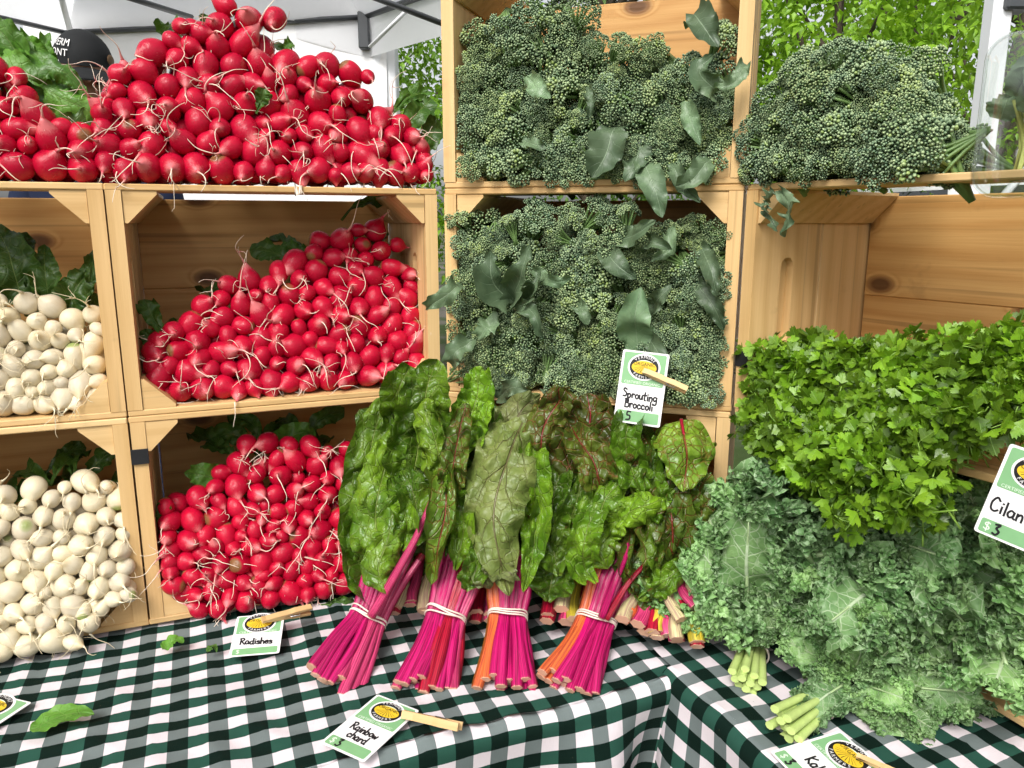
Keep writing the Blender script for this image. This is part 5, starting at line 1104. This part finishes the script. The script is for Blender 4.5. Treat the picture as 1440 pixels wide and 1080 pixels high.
panel(ct, 'roof_panel', [ca, cbr, apex + Vector((.05, 0, 0)), apex - Vector((.05, 0, 0))], M_FAB, seed=1); panel(ct, 'roof_panel', [cl, ca, apex, apex + Vector((-.1, -.1, 0))], M_FAB, seed=2); panel(ct, 'roof_panel', [cbr, cr, apex + Vector((.1, -.1, 0)), apex], M_FAB, seed=3)
dn = Vector((0, 0, -.14)); panel(ct, 'valance', [cbr + Vector((.01, .02, .0)), cr + Vector((.02, 0, 0)), cr + dn, cbr + dn + Vector((.01, .02, 0))], M_FAB, sag=0, seed=4)
panel(ct, 'valance', [cbr.lerp(ca, .22) + Vector((0, .02, 0)), cbr + Vector((0, .02, 0)), cbr + dn + Vector((0, .02, 0)), cbr.lerp(ca, .22) + Vector((0, .02, -.06))], M_FAB, sag=0, seed=5)
for a, b in ((ca, cbr), (cl, ca), (cbr, cr)): bar(ct, 'eave_bar', a, b, .016, M_DKBAR)
bar(ct, 'rafter', P(160, -10, 2.6), P(268, 24, 2.9), .015, M_DKBAR); bar(ct, 'rafter', P(520, -6, 2.5), P(640, 40, 2.7), .014, M_DKBAR); bar(ct, 'brace', P(84, -10, 2.7), P(99, 44, 2.98), .010, M_WBAR); bar(ct, 'brace', P(575, 12, 2.75), P(520, 66, 2.82), .009, M_WBAR)
add('slider_bracket', box_mesh(.04, .04, .13, .004, M_DKBAR), ct, Matrix.Translation(cbr + Vector((.0, -.01, -.05))))
lg = Vector((P(541, 100, cbr.y).x, cbr.y + .04, 0)); add('post', box_mesh(.085, .085, EZ - .06, .004, M_WBAR), ct, Matrix.Translation(lg + Vector((0, 0, (EZ - .06) / 2))))
lg2 = Vector((ca.x, ca.y + .02, 0)); add('post', box_mesh(.045, .045, EZ - .02, .004, M_WBAR), ct, Matrix.Translation(lg2 + Vector((0, 0, (EZ - .02) / 2))))
sw = thing('sky_stand_in', 'white canvas standing in for bright sky behind the person in the cap', 'canvas wall', Vector((ca.x, ca.y + .25, 0)))
a0, b0 = P(40, 100, 3.4), P(545, 100, 3.1); a0.z = b0.z = 2.16; M_SKYFILL = plain('sky_stand_in_white', (.82, .82, .82), .8, .2, 4, .03)
panel(sw, 'backdrop', [a0, b0, Vector((b0.x, b0.y, .05)), Vector((a0.x, a0.y, .05))], M_SKYFILL, 20, 0, 6)  # added white sheet standing in for the bright sky
bar(sw, 'backdrop_top_bar', a0, b0, .008, M_WBAR)
rt = thing('white_canopy', 'white vertical canopy leg with dark bracket beside the clear pack', 'canopy', Vector((P(1388, 140, 2.2).x, 2.2, 0)))
lx = P(1388, 140, 2.2).x; add('post', box_mesh(.052, .052, 1.98, .004, M_WBAR), rt, Matrix.Translation((lx, 2.2, .99)))
add('bracket', box_mesh(.075, .07, .10, .006, M_DKBAR), rt, Matrix.Translation((lx + .035, 2.19, 1.90))); add('clip', box_mesh(.02, .02, .05, .003, M_ORANGE), rt, Matrix.Translation((lx + .085, 2.15, 1.84)))
panel(rt, 'roof_edge', [Vector((lx - .04, 2.15, 1.98)), Vector((lx + 1.2, 1.9, 2.02)), Vector((lx + 1.2, 1.7, 2.3)), Vector((lx - .0, 1.95, 2.25))], M_FAB, seed=8)
bar(rt, 'brace', (lx + .02, 2.2, 1.30), (lx + .26, 2.2, 1.62), .016, M_WBAR); bar(rt, 'brace', (lx + .05, 2.18, 1.90), (lx + 1.0, 2.0, 1.97), .016, M_DKBAR)

# ------------------------------------------------------------------ person in the cap
px_, py_ = P(126, 100, 2.6).x, 2.6
pr = thing('person', 'person in a black cap leaning behind the radish heap', 'person', Vector((px_, py_, 0)))
M_SKIN = plain('skin', (.34, .17, .11), .5, .4, 12, .15); M_NAVY = plain('navy_cotton', (.012, .018, .045), .85, .2, 14, .3, .002); M_CAP = plain('black_cap_cotton', (.012, .013, .014), .8, .25, 30, .35, .001); M_HAIR = plain('dark_hair', (.02, .013, .009), .6, .3, 40, .4); M_LEATH = plain('leather_patch', (.12, .07, .035), .6, .3, 30, .3)
def skin_obj(name, joints, edges, root, mat, sub=2):
    me = bpy.data.meshes.new(name); me.from_pydata([j[:3] for j in joints], edges, []); o = add(name, me, pr, Matrix.Translation((px_, py_, 0)) @ Matrix.Scale(1.03, 4), mat)
    sk = o.modifiers.new('skin', 'SKIN'); sk.use_smooth_shade = True; ss_ = o.modifiers.new('sub', 'SUBSURF'); ss_.levels = ss_.render_levels = sub
    for i, j in enumerate(joints): me.skin_vertices[0].data[i].radius = (j[3], j[4] if len(j) > 4 else j[3]); me.skin_vertices[0].data[i].use_root = (i == root)
    return o
J = [(0, .0, .95, .15, .11), (0, -.01, 1.2, .14, .10), (0, -.03, 1.43, .15, .09), (.01, -.05, 1.53, .058), (.02, -.07, 1.60, .062, .07), (.03, -.085, 1.69, .074, .088), (.03, -.085, 1.78, .072, .085),
     (-.17, -.03, 1.43, .058), (-.27, -.06, 1.18, .042), (-.20, -.26, 1.05, .032), (-.17, -.33, 1.03, .03), (.18, -.04, 1.43, .058), (.28, -.10, 1.20, .042), (.30, -.30, 1.14, .032), (.30, -.38, 1.14, .03),
     (-.09, .0, .88, .085), (-.10, .0, .48, .06), (-.10, .02, .09, .042), (-.10, -.12, .035, .035), (.09, .0, .88, .085), (.10, .0, .48, .06), (.10, .02, .09, .042), (.10, -.12, .035, .035)]
for hx, hy, hz, s in ((-.17, -.33, 1.03, -1), (.30, -.38, 1.14, 1)):
    b = len(J)
    for k in range(4): J += [(hx + (k - 1.5) * .018, hy - .045, hz, .009), (hx + (k - 1.5) * .02, hy - .075 - .008 * (k in (1, 2)), hz - .012, .008)]
    J += [(hx - s * .035, hy - .02, hz, .010), (hx - s * .05, hy - .045, hz - .006, .008)]
Ed = [(0, 1), (1, 2), (2, 3), (3, 4), (4, 5), (5, 6), (2, 7), (7, 8), (8, 9), (9, 10), (2, 11), (11, 12), (12, 13), (13, 14), (0, 15), (15, 16), (16, 17), (17, 18), (0, 19), (19, 20), (20, 21), (21, 22)]
for h, b in ((10, 23), (14, 33)):
    for k in range(5): Ed += [(h, b + 2 * k), (b + 2 * k, b + 2 * k + 1)]
J += [(.075, -.165, 1.665, .013), (.07, -.15, 1.70, .010), (.055, -.155, 1.63, .014)]; nb = len(J) - 3; Ed += [(5, nb + 1), (nb + 1, nb), (4, nb + 2)]
skin_obj('body', J, Ed, 0, M_SKIN)
skin_obj('shirt', [(0, 0, .93, .175, .135), (0, -.01, 1.2, .168, .125), (0, -.03, 1.42, .172, .11), (0, -.04, 1.47, .10, .09), (-.17, -.03, 1.43, .075), (-.23, -.05, 1.27, .062), (.18, -.04, 1.43, .075), (.24, -.07, 1.29, .062)], [(0, 1), (1, 2), (2, 3), (2, 4), (4, 5), (2, 6), (6, 7)], 0, M_NAVY)
skin_obj('trousers', [(0, 0, .96, .17, .13), (-.09, 0, .86, .10), (-.10, 0, .48, .078), (-.10, .02, .12, .065), (.09, 0, .86, .10), (.10, 0, .48, .078), (.10, .02, .12, .065)], [(0, 1), (1, 2), (2, 3), (0, 4), (4, 5), (5, 6)], 0, M_NAVY)
def dome(name, rx, ry, rz, M, mat, parent, cut=.0, n=24, rows=10):
    th = np.linspace(0, math.pi / 2 - cut, rows); a = np.arange(n) * 6.283 / n; V = [(rx * math.cos(t_) * math.cos(q), ry * math.cos(t_) * math.sin(q), rz * math.sin(t_)) for t_ in th for q in a]
    m = MB(); m.put(V, grid_faces(n, rows - 1, True) + [tuple((rows - 1) * n + i for i in range(n))]); return add(name, m.mesh(name), parent, M, mat)
hc = Vector((px_ + .029, py_ - .088, 1.785)); HM = Matrix.Translation(hc) @ Matrix.Rotation(R(32), 4, 'Z') @ Matrix.Rotation(R(14), 4, 'X') @ Matrix.Scale(.92, 4)
capo = dome('cap', .092, .106, .105, HM, M_CAP, pr, .05)
m = MB(); V = []; F_ = []
for i, rr_ in enumerate((.098, .125, .155, .172)):
    for q in np.linspace(-.95, .95, 13): V.append((math.sin(q) * rr_ * .80, -math.cos(q) * rr_ * (1.02), -.004 - .028 * (i / 3) ** 1.5 - .02 * math.sin(q) ** 2))
m.put(V + [(x, y, z - .004) for x, y, z in V], grid_faces(12, 3) + [tuple(i + 52 for i in f[::-1]) for f in grid_faces(12, 3)] + [(39 + i, 91 + i, 92 + i, 40 + i) for i in range(12)]); add('brim', m.mesh('brim'), capo, HM, M_CAP)
m = MB()
for word, zz, hgt in (('VERM', .062, .030), ('ONT', .032, .030), ('FL', .004, .016)):
    v, f = font_mesh(word, hgt); v = v.copy(); yy = v[:, 1] + zz; a = v[:, 0] / .095 - .92; rad_ = np.sqrt(np.clip(1 - (yy / .112) ** 2, 0, 1)) * 1.03; m.put(np.stack([np.sin(a) * .094 * rad_, -np.cos(a) * .108 * rad_, yy], 1), f)
add('cap_lettering', m.mesh('cap_lettering', False), capo, HM, M_WHITE)
dome('patch', .017, .017, .004, HM @ Matrix.Rotation(R(48), 4, 'Z') @ Matrix.Translation((0, -.102, .022)) @ Matrix.Rotation(R(80), 4, 'X'), M_LEATH, capo, .1, 16, 4)
dome('hair', .088, .095, .05, HM @ Matrix.Translation((0, .014, .0)) @ Matrix.Rotation(math.pi, 4, 'X'), M_HAIR, pr, .05)
for ex in (-.030, .032):
    m = MB(); th = np.linspace(0, math.pi, 7); a = np.arange(10) * .6283; m.put([(.011 * math.sin(t_) * math.cos(q), .007 * math.sin(t_) * math.sin(q), .006 * math.cos(t_)) for t_ in th for q in a], grid_faces(10, 6, True)); add('eye', m.mesh('eye'), pr, HM @ Matrix.Translation((ex, -.090, -.052)), M_HAIR)
    bm_ = MB(); tube(bm_, [(ex - .02, -.094, -.034), (ex, -.100, -.028), (ex + .02, -.094, -.034)], .004, 6); add('eyebrow', bm_.mesh('eyebrow'), pr, HM, M_HAIR)

# ------------------------------------------------------------------ parked cars
M_CARW = plain('white_car_paint', (.80, .80, .80), .22, .5, Coat_Weight=.6); M_CARG = plain('grey_car_paint', (.30, .31, .32), .22, .5, Coat_Weight=.6); M_GLASS = plain('dark_glass', (.012, .016, .016), .05, .8); M_TYRE = plain('tyre_rubber', (.02, .02, .02), .8, .3); M_RIM = plain('alloy', (.5, .5, .5), .3, .5, Metallic=1.); M_LAMP = plain('lamp_lens', (.7, .7, .68), .1, .6); M_RED = plain('red_lens', (.45, .01, .01), .15, .6)
def car(label, loc, rz, paint):
    CM = Matrix.Translation(loc) @ Matrix.Rotation(rz, 4, 'Z'); t = thing('parked_car', label, 'car', CM, 'parked cars seen through the crates')
    pr_ = [(-2.2, .34), (-2.22, .62), (-2.16, .95), (-2.02, 1.08), (-1.82, 1.50), (-1.55, 1.64), (-.6, 1.69), (.25, 1.66), (.55, 1.58), (1.12, 1.08), (1.75, .99), (2.1, .86), (2.2, .6), (2.18, .34)]
    def yw(z): return .87 if z < 1.0 else .87 - (z - 1.0) * .30
    m = MB(); n = len(pr_); V = []
    for fy in (-1, -.94, 0, .94, 1):
        for x, z in pr_: V.append((x * (1 if abs(fy) < .97 else .985), fy * yw(z), z if abs(fy) < .97 else z * .985 + .008))
    f = []
    for r_ in range(4): f += [(r_ * n + i, r_ * n + (i + 1) % n, (r_ + 1) * n + (i + 1) % n, (r_ + 1) * n + i) for i in range(n)]
    f += [tuple(range(n))[::-1], tuple(4 * n + i for i in range(n))]; m.put(V, f); add('body', m.mesh('body', False), t, CM, paint)
    for s in (-1, 1):
        for quad in ([(-1.74, 1.20), (-1.22, 1.14), (-1.18, 1.54), (-1.56, 1.52)], [(-1.12, 1.12), (-.28, 1.11), (-.28, 1.58), (-1.09, 1.56)], [(-.20, 1.11), (.92, 1.10), (.46, 1.52), (-.20, 1.58)]):
            m = MB(); P4 = [(x, s * (yw(z) + .006), z) for x, z in quad]; m.put(P4 + [(x, y - s * .01, z) for x, y, z in P4], [(0, 1, 2, 3), (7, 6, 5, 4)] + [(i, (i + 1) % 4, (i + 1) % 4 + 4, i + 4) for i in range(4)]); add('window', m.mesh('window', False), t, CM, M_GLASS)
        for x in (-1.35, 1.35):
            wm = CM @ Matrix.Translation((x, s * .80, .33)); m = MB(); a = np.linspace(0, 6.283, 25)
            V = [(r_ * math.cos(q), y, r_ * math.sin(q)) for y, r_ in ((-.1, .22), (-.1, .31), (-.06, .335), (.06, .335), (.1, .31), (.1, .22)) for q in a[:-1]]; m.put(V, grid_faces(24, 5, True)); tyre = add('wheel', m.mesh('wheel'), t, wm, M_TYRE)
            m = MB(); m.put([(.225 * math.cos(q), s * .085, .225 * math.sin(q)) for q in a[:-1]], [tuple(range(24))]); 
            for k in range(5): tube(m, [(0, s * .09, 0), (.21 * math.cos(k * 1.2566), s * .09, .21 * math.sin(k * 1.2566))], .03, 6)
            add('rim', m.mesh('rim', False), tyre, wm, M_RIM)
        add('headlight', box_mesh(.10, .34, .13, .03, M_LAMP), t, CM @ Matrix.Translation((2.14, s * .62, .76))); add('tail_light', box_mesh(.08, .22, .30, .03, M_RED), t, CM @ Matrix.Translation((-2.13, s * .70, .95)))
    for q, nm in (([(.62, 1.53), (1.06, 1.12)], 'windscreen'), ([(-1.98, 1.16), (-1.82, 1.47)], 'rear_window')):
        (x0, z0), (x1, z1) = q; sg = 1 if x0 > 0 else -1; m = MB(); P4 = [(x0 + .012 * sg, -.66, z0 + .01), (x0 + .012 * sg, .66, z0 + .01), (x1 + .012 * sg, .72, z1 + .012), (x1 + .012 * sg, -.72, z1 + .012)]; m.put(P4, [(0, 1, 2, 3)]); add(nm, m.mesh(nm, False), t, CM, M_GLASS)
car('white parked car behind the angled crate, side windows showing in its gap', (4.35, 6.3, 0), R(-4), M_CARW)
car('grey parked car seen at the right edge behind the crate', (6.6, 8.6, 0), R(-14), M_CARG)

# ------------------------------------------------------------------ trees
M_BARK = plain('tree_bark', (.07, .055, .04), .9, .2, 16, .5, .01)
def leaf_template(kind):
    V, F2, UV = [], [], []
    if kind == 'compound':
        spec = [(0, .05, .0, 1.0), (.045, .02, .9, .85), (-.045, .02, -.9, .85), (.03, -.03, 1.2, .7), (-.03, -.03, -1.2, .7)]
    else: spec = [(0, 0, 0, 1.2)]
    for x, y, a, s in spec:
        k = len(V); L, W_ = .075 * s, .020 * s
        for (u, v) in ((0, 0), (-1, .40), (0, .45), (1, .40), (-.45, .78), (.45, .78), (0, 1.05)):
            lx_, ly = u * W_, v * L; V.append((x * .5 + lx_ * math.cos(a) + ly * math.sin(a), y + ly * math.cos(a) - lx_ * math.sin(a), .25 * abs(lx_) - .012 * v * v * s * 2)); UV.append((u, v))
        F2 += [tuple(k + i for i in q) for q in ((0, 2, 1), (0, 3, 2), (1, 2, 4), (2, 3, 5), (2, 6, 4), (2, 5, 6))]
    return np.array(V), np.array(F2), np.array(UV)
LT = leaf_template('compound')
def tree(label, base, height, cz0, rad, nclump, per, seed, tint, lsc=1., trunk_r=.12):
    g = np.random.default_rng(seed); t = thing('tree', label, 'tree', Vector(base), 'trees behind the stall'); B = np.array(base, float)
    m = MB(); lean = g.normal(size=2) * .25; tr_ = catmull([(0, 0, -.1), (lean[0] * .3, lean[1] * .3, height * .35), (lean[0], lean[1], height * .9)], 12); tube(m, tr_, np.linspace(trunk_r, trunk_r * .25, 12), 10); add('trunk', m.mesh('trunk'), t, Matrix.Translation(base), M_BARK)
    cen = np.array([lean[0] * .6, lean[1] * .6, (cz0 + height) / 2]); rz = (height - cz0) / 2
    lm = MB(); C = []
    for k in range(nclump):
        d = g.normal(size=3); d /= np.linalg.norm(d); c = cen + d * g.uniform(.35, 1.) ** .6 * np.array([rad, rad, rz]) * g.uniform(.8, 1.05); C.append(c)
        if k % 3 == 0:
            s_ = tr_[int(np.clip((c[2] - .4) / height, .2, .95) * 11)]; tube(lm, catmull([s_, (s_ + c) / 2 + np.array([0, 0, -.05 * rad]), c], 8), np.linspace(trunk_r * .30, .008, 8), 6)
    add('limbs', lm.mesh('limbs'), t, Matrix.Translation(base), M_BARK)
    V0, F0, U0 = LT; n = nclump * per; C = np.repeat(np.array(C), per, 0); pos = C + g.normal(size=(n, 3)) * np.array([.17, .17, .11]) * rad * .9
    yaw = g.uniform(0, 6.283, n); droop = g.uniform(.1, 1.1, n); roll = g.normal(size=n) * .5; s = g.uniform(.7, 1.3, n) * lsc
    y = np.stack([np.cos(yaw) * np.cos(droop), np.sin(yaw) * np.cos(droop), -np.sin(droop)], 1); z = np.stack([np.cos(yaw) * np.sin(droop), np.sin(yaw) * np.sin(droop), np.cos(droop)], 1); x = np.cross(y, z)
    z2 = z * np.cos(roll)[:, None] + x * np.sin(roll)[:, None]; x2 = np.cross(y, z2)
    V = pos[:, None] + s[:, None, None] * (V0[None, :, :1] * x2[:, None] + V0[None, :, 1:2] * y[:, None] + V0[None, :, 2:] * z2[:, None])
    Fm = (F0[None] + (np.arange(n) * len(V0))[:, None, None]).reshape(-1, 3); me = bpy.data.meshes.new('crown'); nv_ = n * len(V0); nf = len(Fm)
    me.vertices.add(nv_); me.vertices.foreach_set('co', V.astype(np.float32).ravel()); me.loops.add(nf * 3); me.loops.foreach_set('vertex_index', Fm.astype(np.int32).ravel()); me.polygons.add(nf); me.polygons.foreach_set('loop_start', np.arange(nf, dtype=np.int32) * 3)
    l = me.uv_layers.new(name='uv'); l.data.foreach_set('uv', np.tile(U0, (n, 1))[Fm.ravel()].astype(np.float32).ravel()); me.update(); me.validate()
    add('crown', me, t, Matrix.Translation(base), M_TREE, tint)
tree('bright green young tree right of the topmost crate', (2.05, 5.2, 0), 3.6, 1.0, .95, 40, 30, 1, (1.15, 1.15, .9), 1.0, .07)
tree('tall light green tree in the middle of the gap behind the broccoli', (2.95, 6.2, 0), 5.2, .9, 1.35, 48, 32, 2, (1.0, 1.0, .75), 1.1, .10)
tree('darker tree with bare curved limb left of the white canopy leg', (4.7, 8.2, 0), 6.5, .8, 1.9, 44, 32, 3, (.5, .55, .45), 1.2, .14)
tree('dark tree far behind the parked cars at the right', (7.2, 11.5, 0), 7.5, .8, 2.6, 44, 30, 4, (.45, .5, .42), 1.5, .18)
tree('small green tree between the canopy and the topmost crate', (-.92, 6.6, 0), 4.6, .5, 1.0, 44, 34, 5, (.9, .95, .7), 1.0, .08)
tree('dark broad tree behind the topmost broccoli crate', (.9, 9.5, 0), 6.5, .5, 2.0, 60, 34, 6, (.45, .55, .42), 1.4, .15)
tree('far tree rising behind the white backdrop', (-3.2, 11.5, 0), 6.0, .8, 2.2, 50, 30, 7, (.45, .55, .42), 1.6, .16)
